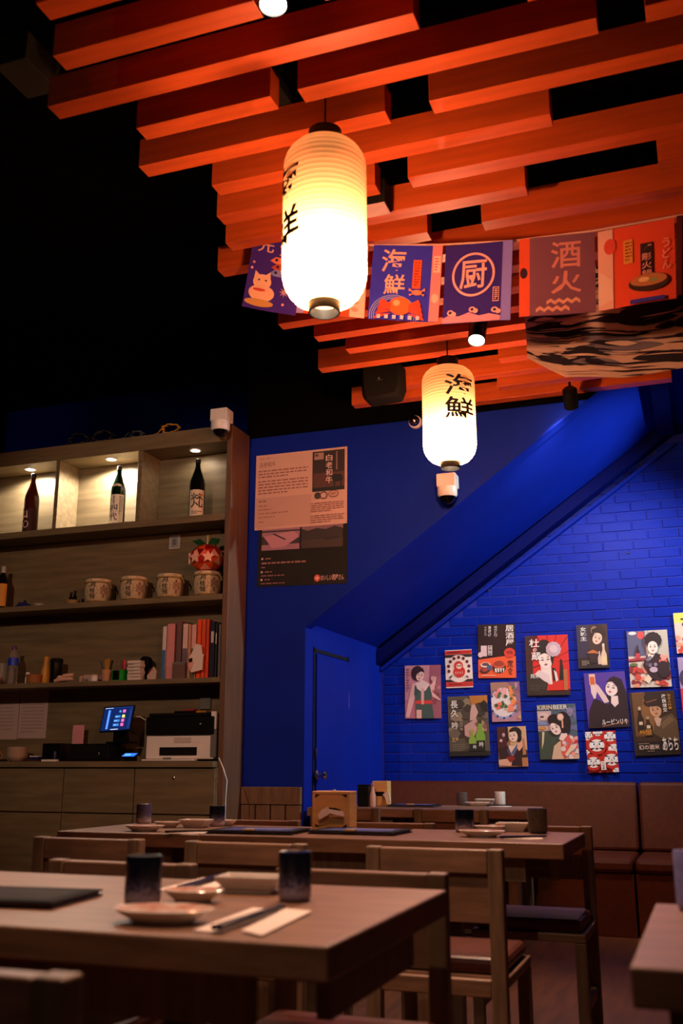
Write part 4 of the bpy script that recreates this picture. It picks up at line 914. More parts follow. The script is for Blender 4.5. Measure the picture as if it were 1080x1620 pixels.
c.ell(.68, .09, .035, .05, '#d84838').star(.68, .09, .03, '#f0c0b0', 4).text('おいしい問屋さん', .72, .05, .97, .13, '#e8b8b0', .02); c.build(o)
o, w, h = sheet('beef_notice', 'white printed notice with a black cow picture on the blue wall', 'poster', [(405, 722), (548, 706), (550, 828), (403, 839)], YW-.0045, '#e0b4a6'); c = Canvas(w, h)
c.text('白老和牛', .045, .83, .22, .90, '#8a4a40', .0).lines(.04, .94, .24, .96, 1, '#c08478').lines(.03, .68, .58, .80, 3, '#9a6058', th=.4).lines(.03, .46, .58, .66, 5, '#9a6058', th=.4)
c.rect(.0, .03, .62, .42, '#d0a294').lines(.04, .36, .18, .39, 1, '#8a5048'); 
for v, e in ((.30, .2), (.25, .28), (.20, .6), (.15, .34), (.09, .14)): c.lines(.04, v, e, v+.025, 1, '#a06a60')
c.lines(.04, .01, .26, .025, 1, '#c08478')
c.rect(.63, .44, .975, .97, '#2c1512').rect(.64, .45, .97, .68, '#5a3028').rect(.63, .44, .975, .49, '#120a0a').rect(.65, .86, .75, .95, '#b08a80').ell(.675, .92, .02, .02, '#6a4038')
c.poly([(.84, .62), (.86, .65), (.93, .645), (.955, .62), (.955, .57), (.945, .56), (.945, .49), (.93, .49), (.93, .55), (.875, .55), (.875, .49), (.86, .49), (.858, .56), (.84, .58), (.825, .58), (.82, .61)], '#080505')
c.vtext('白老和牛', .775, .53, .845, .92, '#f0c8bc', .02).lines(.885, .68, .90, .95, 12, '#c89a90')
c.ell(.69, .385, .035, .045, '#3a3020').ring(.755, .385, .04, .05, .01, '#5a4038').ring(.86, .395, .055, .045, .007, '#8a5048').lines(.83, .38, .89, .41, 2, '#8a5048')
c.lines(.62, .17, .97, .30, 5, '#a06a60', th=.4).lines(.62, .03, .97, .14, 4, '#a06a60', th=.4); c.build(o)

# ================================================================== POSTERS ON THE BRICK WALL
YP = YB-.019
def face(c, u, v, r, skin='#f0c8b8', lip='#b03038', brow='#2a1a18', tilt=0, look=0):
    k = c.w/c.h
    c.ell(u, v, r, r*1.28*k, skin, 20, rot=tilt)
    T = math.radians(tilt)
    def q(x, y): return (u+r*(x*math.cos(T)-y*math.sin(T)), v+r*k*(x*math.sin(T)+y*math.cos(T)))
    for s in (-1, 1):
        x = s*.42+look*.18
        c.poly([q(x-.26, .1), q(x, .24), q(x+.26, .12), q(x, .0)], '#1a1014'); c.poly([q(x-.3, .40), q(x, .56), q(x+.3, .42), q(x, .44)], brow)
    c.poly([q(look*.2-.06, .1), q(look*.2+.1, -.25), q(look*.2-.1, -.25)], tuple(x*.86 for x in lin(skin)))
    c.poly([q(look*.2-.28, -.58), q(look*.2, -.46), q(look*.2+.28, -.58), q(look*.2, -.76)], lip)
def curl(c, u, v, r, col, n=9, seed=1):      # cloud of round locks
    rnd = random.Random(seed); k = c.w/c.h
    for i in range(n): a = 2*math.pi*i/n; c.ell(u+r*.75*math.cos(a), v+r*.75*k*math.sin(a), r*.38, r*.38*k, col, 12)
    c.ell(u, v, r*.85, r*.85*k, col)
def blots(c, box, cols, n, r, seed=3):
    rnd = random.Random(seed); k = c.w/c.h
    for i in range(n):
        u = rnd.uniform(box[0], box[2]); v = rnd.uniform(box[1], box[3]); q = rnd.uniform(.6, 1)*r
        c.poly([(u+q*math.cos(a)*rnd.uniform(.6, 1), v+q*k*math.sin(a)*rnd.uniform(.6, 1)) for a in [2*math.pi*j/7 for j in range(7)]], rnd.choice(cols))
def bottle2d(c, u, v0, h, wd, col, lab=None, cap=None):
    c.poly([(u-wd, v0), (u+wd, v0), (u+wd, v0+h*.5), (u+wd*.4, v0+h*.72), (u+wd*.35, v0+h), (u-wd*.35, v0+h), (u-wd*.4, v0+h*.72), (u-wd, v0+h*.5)], col)
    if cap: c.rect(u-wd*.4, v0+h*.88, u+wd*.4, v0+h*1.02, cap)
    if lab: c.rect(u-wd*.95, v0+h*.06, u+wd*.95, v0+h*.42, lab)
def poster(label, q, bg, draw):
    o, w, h = sheet('poster', label, 'poster', q, YP, bg, 'posters on the blue brick wall'); c = Canvas(w, h); draw(c); c.build(o)
    return o
def p_green(c):
    c.rect(0, 0, 1, .35, '#b8707c').poly([(.62, 0), (1, 0), (1, 1), (.70, 1)], '#a05a68'); blots(c, (.7, .3, .98, .9), ['#8a4450', '#c07a80', '#7a3a48'], 12, .1)
    c.lines(.05, .5, .13, .95, 9, '#8a3a5a')
    c.poly([(.12, .02), (.02, .02), (.10, .35), (.22, .66), (.36, .64), (.26, .36)], '#e6b0a8').poly([(.66, .60), (.78, .66), (.76, .50), (1, .34), (.96, .33), (.72, .42)], '#e6b0a8').poly([(.74, .58), (.80, .76), (.88, .78), (.86, .66), (.80, .50)], '#e6b0a8')
    c.poly([(.28, .62), (.70, .60), (.76, .42), (.74, .36), (.80, .0), (.30, .0), (.30, .34), (.26, .46)], '#3f544c').poly([(.30, .66), (.50, .72), (.70, .64), (.58, .52), (.46, .50), (.34, .56)], '#f0cdc4').poly([(.46, .56), (.54, .56), (.53, .32), (.45, .32)], '#e0a8a0')
    c.rect(.30, .27, .76, .335, '#d83a34').rect(.46, .26, .53, .345, '#e8a088').rect(.32, 0, .46, .16, '#e8b0a0')
    c.ell(.36, .85, .17, .14, '#2e1620', 20); face(c, .43, .80, .11, '#f2c4b8', tilt=-14); c.poly([(.26, .90), (.34, .97), (.52, .94), (.56, .86), (.46, .885), (.36, .84), (.30, .76)], '#2e1620'); c.ell(.79, .74, .06, .05, '#d8a0a0')
poster('pink poster of a woman in a green dress with red belt, leftmost poster', [(640, 1053), (697, 1052), (698, 1136), (641, 1137)], '#c98a94', p_green)
def p_daruma1(c):
    c.rect(0, .88, 1, .98, '#c82820').lines(.1, .90, .9, .96, 1, '#3a0a08').rect(0, .03, 1, .15, '#c82820').lines(.12, .06, .9, .12, 1, '#5a1010').rect(0, .8, 1, .875, '#241414').rect(0, .155, 1, .22, '#241414')
    c.ell(.5, .50, .48, .36, '#f0dccf', 26); 
    for i in range(9): a = math.radians(-20+i*27); c.ell(.5+.38*math.cos(a), .52+.28*math.sin(a), .06, .045, '#7a2028').ell(.5+.38*math.cos(a), .52+.28*math.sin(a), .025, .018, '#2a1010')
    c.ell(.5, .57, .17, .13, '#d02c22').ell(.52, .42, .22, .15, '#d02c22').ell(.52, .56, .10, .07, '#f0d0c0').ell(.48, .57, .03, .02, '#1a1010').ell(.56, .57, .03, .02, '#1a1010')
    for k in range(4): c.rect(.38+k*.08, .36, .40+k*.08, .42, '#f0e0d0')
    c.poly([(.14, .28), (.24, .34), (.26, .31), (.16, .25)], '#241414').poly([(.86, .28), (.76, .32), (.76, .29), (.84, .25)], '#241414')
poster('small white and red poster with a daruma doll in a circle', [(703, 1029), (746, 1027), (748, 1087), (706, 1089)], '#e8dcd4', p_daruma1)
def p_izakaya(c):
    c.poly([(0, 0), (1, 0), (1, .40), (.68, .40), (0, .34)], '#ef5c2e').vtext('居酒屋', .74, .58, .96, .98, '#f2e2d8', .035).vtext('焼きとり', .44, .76, .52, .97, '#e8d8d0', .0).vtext('唐揚げ', .28, .76, .36, .97, '#e8d8d0', .01).vtext('やきとり', .18, .78, .24, .96, '#d8c8c0', .0)
    c.ell(.84, .46, .15, .09, '#d83a28').text('特製', .76, .43, .92, .50, '#6a1010', .01).rect(.08, .40, .24, .60, '#e0c0c0').ell(.07, .43, .07, .05, '#e0c0c0').rect(.27, .42, .38, .60, '#f0e0d8').rect(.285, .43, .365, .59, '#2a1412').vtext('特製', .29, .44, .36, .58, '#f0e0d8', .01)
    c.vtext('定食', .78, .05, .93, .33, '#2a1010', .03)
    c.ell(.56, .20, .18, .11, '#2a1a18').ell(.56, .235, .16, .06, '#d85a34').ell(.56, .25, .14, .04, '#a83820')
    for k in range(4): c.poly([(.44+k*.07, .17), (.46+k*.07, .10), (.50+k*.06, .10), (.49+k*.07, .18)], '#f0e0d8')
    c.ell(.20, .24, .14, .05, '#e8d0c8').ell(.2, .25, .10, .03, '#6a4038').ell(.18, .14, .13, .05, '#3a2a30').ell(.18, .15, .08, .03, '#b83828').ell(.30, .19, .07, .05, '#4a5a80').lines(.1, .03, .7, .06, 1, '#f8c8b0')
poster('brown and orange menu poster with big white lettering, topmost in its column', [(755, 988), (814, 987), (817, 1072), (757, 1073)], '#2e1614', p_izakaya)
def p_bowl(c):
    c.rect(0, .8, 1, 1, '#a87a68').poly([(0, 0), (1, 0), (1, .25), (0, .18)], '#b88490').poly([(.55, 1), (1, .7), (1, 1)], '#8a5a78'); c.ell(.42, .46, .46, .40, '#9aa0c8', 26).ell(.42, .49, .43, .37, '#e8d8d4', 26)
    for i in range(12): a = 2*math.pi*i/12; c.ell(.42+.44*math.cos(a), .46+.37*math.sin(a), .035, .025, '#2a3068')
    for pts, col in (([(.1, .7), (.3, .86), (.36, .7), (.2, .6)], '#f08a8a'), ([(.36, .84), (.56, .84), (.54, .62), (.40, .62)], '#f0a8a8'), ([(.62, .88), (.72, .9), (.86, .42), (.7, .40)], '#f09048'), ([(.1, .44), (.32, .5), (.4, .36), (.2, .30)], '#ef6a58'), ([(.56, .4), (.8, .5), (.78, .26), (.56, .24)], '#f08a6a'), ([(.44, .46), (.54, .48), (.54, .3), (.46, .3)], '#e8d0b8')): c.poly(pts, col)
    blots(c, (.1, .3, .75, .75), ['#2c5a38', '#3a6a40', '#48703c'], 9, .085, 5); blots(c, (.75, .1, .98, .9), ['#d8b060', '#587a40', '#c86a58'], 7, .07, 8); c.lines(.84, .82, .94, .97, 4, '#e8c8c8')
poster('small poster of a round seafood bowl', [(776, 1080), (822, 1078), (824, 1141), (778, 1142)], '#9a6a70', p_bowl)
def p_choku(c):
    blots(c, (.05, .3, .95, .95), ['#4a4034', '#6a5c4a', '#3a3228', '#8a7860'], 22, .2, 4); c.poly([(.55, 1), (1, 1), (1, .78), (.8, .88), (.6, .84)], '#b8742c').poly([(.78, .86), (.92, .92), (1, .86), (1, .72), (.86, .74)], '#1c1a14')
    c.poly([(.60, .84), (.68, .86), (.76, .72), (.68, .60), (.54, .58), (.56, .72)], '#d0a498').poly([(.40, .50), (.70, .62), (.78, .50), (.60, .28), (.40, .34)], '#c89a8c'); blots(c, (.7, .4, .98, .66), ['#b08a70', '#8a5a48', '#c89a80'], 9, .09, 7)
    c.rect(0, 0, 1, .08, '#1c1810')
    c.vtext('長久', .08, .64, .26, .93, '#efe6da', .03); c.text('吟', .09, .45, .25, .57, '#efe6da', .03); c.vtext('純米吟醸', .29, .42, .37, .62, '#b8a088', .0); c.text('なま', .08, .26, .24, .31, '#d8b058', .02); c.lines(.08, .235, .24, .25, 1, '#d8c8b0'); c.lines(.08, .08, .5, .21, 4, '#8a7c68', th=.25)
    bottle2d(c, .79, .09, .50, .115, '#78a838', None, '#3a3a20'); bottle2d(c, .59, .09, .34, .095, '#88a840', None, '#a8a050')
    c.rect(.68, .08, .90, .25, '#141810').rect(.50, .08, .68, .20, '#181c12').text('吟', .75, .14, .86, .23, '#f0e8e0', .04).text('吟', .60, .11, .68, .18, '#f0e8e0', .04)
poster('dark olive poster with two green bottles and vertical white lettering', [(708, 1102), (771, 1100), (775, 1195), (711, 1197)], '#5c5040', p_choku)
def p_brown(c):
    c.poly([(.35, 1), (1, 1), (1, .3), (.5, .3)], '#d8a878').rect(0, .4, .32, 1, '#4a1a1c').rect(.3, .62, .38, 1, '#201010').ell(.22, .80, .05, .05, '#c8a0a0').ell(.12, .66, .05, .04, '#d8b0a8')
    c.poly([(.05, .05), (0, .45), (.36, .52), (.56, .54), (.74, .54), (1, .40), (1, 0)], '#2a1012').poly([(.38, .54), (.48, .52), (.72, .56), (.50, .26), (.36, .40)], '#e8c0a8').poly([(.44, .34), (.66, .56), (.74, .54), (.52, .26)], '#5a5a78').poly([(.36, .50), (.46, .30), (.40, .26), (.30, .40)], '#4a4060')
    c.poly([(.70, .72), (.82, .76), (.90, .66), (.84, .48), (.72, .38), (.66, .46)], '#e0a888').poly([(.86, .7), (.92, .68), (.96, .3), (.84, .28)], '#b87858').poly([(0, .04), (0, .18), (.3, .20), (.46, .14), (.42, .02)], '#e0a888').rect(.80, .0, 1, .22, '#b87848')
    c.poly([(.26, .24), (.5, .28), (.58, .2), (.4, .10)], '#8a2018')
    c.ell(.63, .84, .22, .15, '#160c0c', 20).ell(.74, .72, .10, .12, '#160c0c'); face(c, .55, .76, .155, '#f0cdb4', tilt=8, look=-1); c.poly([(.42, .88), (.52, .96), (.70, .94), (.74, .84), (.60, .885), (.48, .86)], '#160c0c')
poster('small brown poster of a person in a dark striped kimono, bottom of its column', [(786, 1150), (832, 1149), (835, 1212), (789, 1214)], '#9a6a50', p_brown)
def p_umbrella(c):
    c.poly([(.2, .1), (.1, .6), (.3, 1), (1, 1), (1, .1)], '#d8241c')
    for a in range(0, 200, 24): A = math.radians(a); c.poly([(.58, .55), (.58+.62*math.cos(A), .55+.55*math.sin(A)), (.58+.62*math.cos(A+.03), .55+.55*math.sin(A+.03))], '#5a0a0a')
    c.rect(0, .0, .16, 1, '#3a1410').rect(0, 0, 1, .06, '#2a1a14').poly([(0, .04), (.55, .04), (.5, .22), (.2, .34), (0, .36)], '#2e2620')
    c.poly([(.76, .24), (.9, .26), (.84, .58), (.80, .60)], '#120a0a').poly([(.5, .22), (.8, .24), (.86, .08), (.46, .08)], '#d8281c').rect(.86, .08, .95, .42, '#b8683c')
    c.poly([(.34, .50), (.58, .50), (.60, .18), (.52, .18), (.36, .30)], '#f4dcd0').poly([(.20, .36), (.30, .42), (.52, .34), (.56, .18), (.40, .24)], '#e8ccc8').poly([(.60, .46), (.68, .44), (.74, .22), (.62, .24)], '#1a0e10').poly([(.64, .42), (.70, .38), (.74, .24), (.68, .22)], '#e8d8d0')
    c.ell(.44, .80, .16, .13, '#120c0e', 20).ell(.36, .70, .12, .10, '#120c0e'); face(c, .46, .575, .155, '#f6ddd0', '#7a1a20', tilt=6); c.poly([(.30, .66), (.36, .74), (.52, .76), (.64, .66), (.66, .58), (.58, .68), (.44, .70)], '#120c0e').poly([(.60, .72), (.66, .62), (.62, .48), (.58, .60)], '#120c0e')
    curl(c, .66, .76, .16, '#c8a8b4', 11); curl(c, .66, .76, .09, '#e0c0c4', 8)
    c.text('杜', .10, .80, .34, .94, '#f4e8e0', .04).text('の', .18, .73, .27, .785, '#f4e8e0', .02).text('蔵', .14, .58, .36, .72, '#f4e8e0', .03).text('純米', .10, .28, .30, .36, '#e8dcd4', .03).lines(.08, .07, .44, .18, 4, '#5a5044', th=.3)
poster('red poster of a woman before a paper umbrella with a pale flower', [(830, 1006), (898, 1004), (902, 1099), (834, 1101)], '#5a1814', p_umbrella)
def p_kirin(c):
    c.rect(.35, 0, 1, 1, '#4a5a68').poly([(0, .5), (.5, .52), (.5, 0), (0, 0)], '#3c4838').rect(0, .52, .36, .88, '#c8a8a8'); blots(c, (.66, .55, 1, .9), ['#6a6a90', '#8a7ca0', '#54607c'], 12, .12, 2); c.ell(.16, .78, .14, .07, '#e0bcb0').ell(.12, .775, .06, .02, '#5a4a58').rect(.0, .62, .3, .70, '#8088a8').ell(.12, .57, .1, .03, '#c88a3c').poly([(.06, .18), (.10, .5), (.16, .5), (.12, .3)], '#d8c0a0')
    c.text('KIRIN', .02, .905, .40, .985, '#e8c8a8', .035).text('BEER', .43, .905, .79, .985, '#f0e0d0', .035)
    c.poly([(.30, 0), (.38, .24), (.56, .34), (.66, .38), (.84, .42), (1, .30), (1, 0)], '#d8b090').poly([(.56, .36), (.80, .44), (.96, .34), (1, .14), (.80, .06), (.62, 0), (.56, .1)], '#e0584a'); blots(c, (.6, .02, .98, .4), ['#e8ccc4', '#c03a34', '#f0a090', '#8a94a8'], 16, .09, 6); c.poly([(.64, .08), (.82, .24), (.98, .28), (.94, .20), (.76, .10), (.70, .04)], '#f0c8a8').poly([(.52, .36), (.60, .48), (.74, .52), (.74, .42), (.62, .32)], '#f4d2c4')
    c.ell(.66, .66, .20, .20, '#1a0e12', 22).ell(.44, .72, .18, .10, '#1a0e12', 18).ell(.74, .56, .10, .10, '#1a0e12'); face(c, .46, .56, .135, '#f6d6c8', tilt=20, look=-1); c.poly([(.30, .66), (.40, .74), (.56, .70), (.66, .56), (.62, .46), (.56, .60), (.44, .655)], '#1a0e12'); c.ell(.60, .76, .085, .065, '#e8b09c').ell(.60, .76, .05, .04, '#f0c8b0').rect(.62, .56, .66, .70, '#e8a080')
poster('beer poster with large English lettering and a woman in a red kimono', [(849, 1115), (911, 1113), (915, 1200), (854, 1202)], '#5a6470', p_kirin)
def p_joshu(c):
    c.rect(0, .25, .38, 1, '#2a2440').rect(0, 0, 1, .25, '#201418').rect(.38, .3, 1, 1, '#3a2220').poly([(.30, .36), (.50, .42), (.7, .34), (.5, .30)], '#c86a30').ell(.66, .80, .28, .20, '#241012', 22).ell(.58, .86, .12, .10, '#8a6a60')
    face(c, .66, .67, .15, '#ecc4ac', tilt=-22); c.poly([(.50, .74), (.60, .82), (.78, .80), (.86, .70), (.90, .84), (.70, .94), (.50, .88)], '#241012'); bottle2d(c, .84, .06, .48, .09, '#e0bca0', '#e8c898', '#e8d0c0'); bottle2d(c, .70, .08, .30, .06, '#d0b0a8', '#d8b8a0'); c.poly([(.42, .1), (.3, .34), (.6, .34), (.62, .12)], '#281a20')
    c.vtext('女城主', .12, .62, .32, .95, '#f2e8e0', .04).lines(.12, .06, .36, .18, 4, '#b8a090', th=.35)
poster('small dark poster of a woman looking over two pale bottles', [(911, 989), (961, 987), (963, 1056), (915, 1058)], '#3a2430', p_joshu)
def p_purple(c):
    c.poly([(0, 0), (1, 0), (1, .5), (.62, .40), (.5, .42), (.2, .54), (.04, .3)], '#24101c').poly([(.5, .5), (.56, .84), (.72, .92), (.90, .86), (1, .60), (1, .4), (.6, .34)], '#24101c')
    c.poly([(.24, .54), (.30, .70), (.20, .82), (.14, .78), (.14, .64), (.20, .52)], '#ecc8c4').poly([(.22, .84), (.34, .76), (.50, .56), (.56, .46), (.44, .44), (.28, .66)], '#e8c0bc').poly([(.60, .44), (.62, .56), (.78, .56), (.78, .42), (.68, .36)], '#f0d0c8')
    c.rect(.12, .78, .27, .98, '#e8b8a0').rect(.14, .79, .25, .93, '#d8602c'); face(c, .65, .70, .15, '#f4d8d0', '#c83840', tilt=-14, look=-1); c.poly([(.54, .82), (.64, .90), (.80, .88), (.86, .70), (.80, .54), (.78, .72), (.68, .82)], '#24101c')
    c.text('ルービンリキ', .34, .05, .96, .15, '#f4e6dc', .04, slant=.0).poly([(.34, .02), (.97, .09), (.97, .10), (.34, .03)], '#c8784a')
poster('purple poster of a long-haired woman raising a red glass', [(924, 1065), (990, 1062), (994, 1149), (930, 1153)], '#5a3a96', p_purple)
def daruma_face(c, u, v, r):
    k = c.w/c.h; c.ell(u, v, r*1.25, r*1.25*k, '#c8241a', 22).ell(u, v, r, r*.8*k, '#f2e4da', 20)
    for s in (-1, 1):
        c.ell(u+s*r*.42, v+r*.18*k, r*.3, r*.22*k, '#ffffff', 12).ell(u+s*r*.36, v+r*.16*k, r*.12, r*.12*k, '#120a0a', 10); c.poly([(u+s*r*.1, v+r*.34*k), (u+s*r*.9, v+r*.72*k), (u+s*r*.8, v+r*.44*k)], '#120a0a'); c.poly([(u+s*r*.2, v-r*.3*k), (u+s*r*.95, v-r*.36*k), (u+s*r*.7, v-r*.6*k)], '#120a0a')
    c.poly([(u-r*.15, v-r*.1*k), (u+r*.15, v-r*.1*k), (u, v+r*.1*k)], '#e0a890').ell(u, v-r*.42*k, r*.18, r*.12*k, '#7a1410', 10)
def p_daruma2(c):
    c.rect(0, 0, 1, 1, '#d8301e')
    for u, v, r in ((.10, .90, .18), (.42, .98, .16), (.82, .86, .2), (.92, .56, .2), (.0, .5, .1), (.36, .66, .25), (.20, .25, .22), (.80, .30, .24), (.95, .02, .14)): daruma_face(c, u, v, r)
    for k in range(6): c.poly([(.12+k*.12, .10), (.14+k*.12, .10), (.16+k*.12, .02), (.13+k*.12, .02)], '#7a120c')
    c.rect(.44, .06, .60, .27, '#f0e4da').vtext('だるま', .47, .07, .57, .25, '#241010', .0)
poster('small poster crowded with red daruma faces, lowest on the wall', [(926, 1158), (974, 1156), (978, 1221), (930, 1223)], '#d03020', p_daruma2)
def p_black(c):
    c.rect(0, .55, .45, 1, '#5a5a78').rect(.45, .5, 1, 1, '#c8b8a8').rect(.5, .6, .54, 1, '#a89a98').ell(.14, .96, .1, .03, '#e8d8d8').ell(.34, .92, .09, .07, '#d84a48'); blots(c, (.02, .02, .98, .36), ['#d8483c', '#e88a70', '#c03a34', '#f0c0a0', '#8a2a2a'], 34, .11, 9); bottle2d(c, .24, .50, .24, .055, '#2a1420', '#c83848'); c.poly([(0, .5), (.4, .52), (.4, .48), (0, .46)], '#a83038').ell(.12, .40, .1, .03, '#5a6a40')
    c.poly([(.34, .38), (.46, .56), (.66, .60), (.94, .52), (1, .40), (.98, .2), (.74, .10), (.50, .14), (.44, .26)], '#2e1420').poly([(.48, .56), (.54, .62), (.72, .64), (.60, .52), (.52, .47)], '#f4d8cc'); blots(c, (.46, .36, .70, .52), ['#7a6a80', '#9a8aa0', '#4a3a50'], 7, .07, 4); blots(c, (.70, .42, .94, .54), ['#e0584c', '#f09a88'], 7, .07, 2); c.ell(.60, .30, .10, .05, '#c8a8b8').ell(.84, .30, .15, .15, '#2e1420').poly([(.34, .12), (.46, .22), (.54, .14), (.46, .06)], '#ecd0b0')
    curl(c, .64, .82, .19, '#24101a', 13); face(c, .62, .69, .125, '#f8ded2', '#c84850')
poster('pale poster of a woman in a black kimono among red flowers', [(991, 999), (1056, 996), (1061, 1086), (997, 1088)], '#d8c0b4', p_black)
def p_sepia(c):
    c.rect(0, .3, .35, 1, '#6a4424').poly([(.14, .34), (.3, .9), (.5, .95), (.6, .5), (.4, .3)], '#86562c').rect(0, 0, 1, .22, '#180e08').rect(0, .0, .06, 1, '#2a180e').poly([(.45, .34), (.52, .56), (.66, .58), (.90, .64), (1, .52), (1, .2), (.6, .26)], '#5c4428').poly([(.62, .48), (.84, .60), (.94, .54), (.66, .40)], '#74583a').poly([(.50, .58), (.58, .60), (.66, .56), (.60, .44), (.54, .46)], '#caa088')
    c.ell(.52, .90, .20, .10, '#2a1610', 20).ell(.46, .82, .16, .06, '#2a1610', 18).poly([(.36, .84), (.60, .88), (.60, .86), (.36, .82)], '#7a4a30'); face(c, .55, .70, .125, '#c89068', '#7a3a28', tilt=8); c.poly([(.42, .78), (.50, .82), (.66, .80), (.70, .72), (.60, .77), (.48, .76)], '#2a1610')
    bottle2d(c, .20, .38, .38, .07, '#241208', None, '#c8b090'); bottle2d(c, .36, .30, .30, .085, '#2e180a', None, '#a89070'); c.rect(.16, .48, .24, .53, '#d8c0a0').rect(.32, .42, .40, .47, '#d8c0a0').text('吟', .16, .32, .28, .40, '#c88a28', .04).text('醸', .28, .31, .42, .41, '#b87828', .03)
    c.vtext('改良信交', .715, .66, .81, .95, '#f0e0d4', .03).vtext('純米大吟醸', .84, .70, .91, .95, '#c88428', .02).text('あらち', .62, .06, .96, .27, '#f2e2d8', .06).text('幻の酒米', .10, .09, .55, .165, '#e0c0ae', .03).lines(.10, .175, .5, .195, 1, '#a88a70').lines(.28, .055, .56, .075, 1, '#a88a70')
poster('dark sepia poster of a kimono figure with two brown bottles', [(996, 1096), (1068, 1092), (1075, 1193), (1003, 1196)], '#3c2414', p_sepia)
def p_yellow(c):
    c.rect(0, .0, .5, .75, '#e8c8b8'); blots(c, (.0, .05, .3, .7), ['#d8483c', '#a83a5a', '#e89a80'], 10, .12, 3); c.text('さ', .22, .62, .8, .92, '#1a1210', .07).text('い', .28, .36, .8, .60, '#1a1210', .07).text('こ', .28, .06, .8, .32, '#1a1210', .07)
poster('yellow poster with thick black brush lettering, cut by the right edge', [(1065, 970), (1116, 967), (1120, 1031), (1070, 1034)], '#e8d468', p_yellow)
def p_pinkr(c):
    c.rect(0, .46, 1, 1, '#b098c0').ell(.2, .62, .2, .16, '#4a3a5a').rect(0, 0, 1, .45, '#d83040').ell(.5, .5, .3, .12, '#e8d0d0')
poster('lilac and red poster cut off by the right edge, below the yellow one', [(1072, 1040), (1120, 1038), (1124, 1128), (1079, 1130)], '#c8a8b8', p_pinkr)
for px, py, lab in ((772, 934, 'tiny pale hook screwed into the bricks above the izakaya menu poster'), (994, 874, 'tiny pale screw in the bricks high at right')):
    t = thing('wall_hook', lab, 'hook', RY(px, py, YB-.012)); MB().lathe([(.008, 0), (.008, .004), (.004, .006)], 10).xf(Matrix.Rotation(math.pi/2, 4, 'X')).build('plate', CHROME, t); MB().tube([(0, -.005, 0), (0, -.022, -.004), (.004, -.024, .010)], .0025, 6).build('hook', CHROME, t)

# ================================================================== TABLEWARE
def cup_mat(name, top, mid, bot, sp=0):
    M = bpy.data.materials.new(name); M.use_nodes = True; nt = M.node_tree; b = nt.nodes['Principled BSDF']; b.inputs['Roughness'].default_value = .25
    tc = nt.nodes.new('ShaderNodeTexCoord'); sxz = nt.nodes.new('ShaderNodeSeparateXYZ'); nz = nt.nodes.new('ShaderNodeTexNoise'); nz.inputs['Scale'].default_value = 120
    ad = nt.nodes.new('ShaderNodeMath'); ad.operation = 'MULTIPLY_ADD'; ad.inputs[1].default_value = .035; r = nt.nodes.new('ShaderNodeValToRGB')
    e = r.color_ramp.elements; e[0].position = .03; e[0].color = (*lin(bot), 1); e[1].position = .068; e[1].color = (*lin(top), 1); k = e.new(.05); k.color = (*lin(mid), 1)
    L = nt.links.new; L(tc.outputs['Object'], sxz.inputs[0]); L(tc.outputs['Object'], nz.inputs['Vector']); L(nz.outputs['Fac'], ad.inputs[0]); L(sxz.outputs['Z'], ad.inputs[2]); L(ad.outputs[0], r.inputs['Fac']); L(r.outputs['Color'], b.inputs['Base Color'])
    return M
CUP_NAVY = cup_mat('navy_fade_glaze', '#0b1022', '#3a3a5c', '#a89ab0'); CUP_STONE = mat('speckled_grey_glaze', '#5a504c', .3, var=.55, scale=120); CUP_WHITE = mat('speckled_white_glaze', '#d8d0c8', .3, var=.3, scale=90); CUP_LAV = mat('lavender_glaze', '#8a88c0', .3, var=.25, scale=60); CUP_SNOW = cup_mat('navy_spray_glaze', '#4a4466', '#5a5878', '#b0a0a8')
ZT = .7505
cup_in = mat('cup_inside_glaze', '#1a1c24', .2)
def cup(px, py, M, label, R=.033, H=.082, z=ZT):
    p = RZ(px, py, z); t = thing('tea_cup', label, 'cup', p, group='cylindrical tea cups')
    MB().lathe([(R*.86, 0), (R*.97, .004), (R, .012), (R, H-.003), (R*.985, H), (R*.93, H-.001)], 32).build('outer_wall', M, t, smooth=40)
    MB().lathe([(R*.93, H-.0008), (R*.9, H*.5), (R*.86, .012), (0, .010)], 32).build('inner_wall', cup_in, t, smooth=40)
    return t
RICE = mat('red_pattern_glaze', '#ecd8c8', .2, var=.2, scale=38, dark='#c8603e'); SAUCE = mat('dark_dip', '#1c0c0c', .15)
def oval_plate(px, py, label, rx=.078, ry=.055, rz=0.0, dark=False, H=.022):
    p = RZ(px, py, ZT); t = thing('small_plate', label, 'plate', p, rz, 'small oval plates'); k = ry/rx
    MB().lathe([(rx*.6, 0), (rx*.62, .004), (rx*.9, H*.7), (rx, H), (rx*.97, H+.001), (rx*.86, H*.72), (rx*.6, H*.42), (0, H*.36)], 36, ax=(1, k)).build('dish', CERAM, t, smooth=50)
    MB().lathe([(rx*.955, H*1.0), (rx*.86, H*.74), (rx*.60, H*.46), (0, H*.40)], 36, (0, 0, .0008), ax=(1, k)).build('painted_well', RICE, t, smooth=60)
    if dark: MB().box(.018, .052, -.022, .018, H*.5, H*.95).build('dark_pattern', SAUCE, t, bevel=.004)
    return t
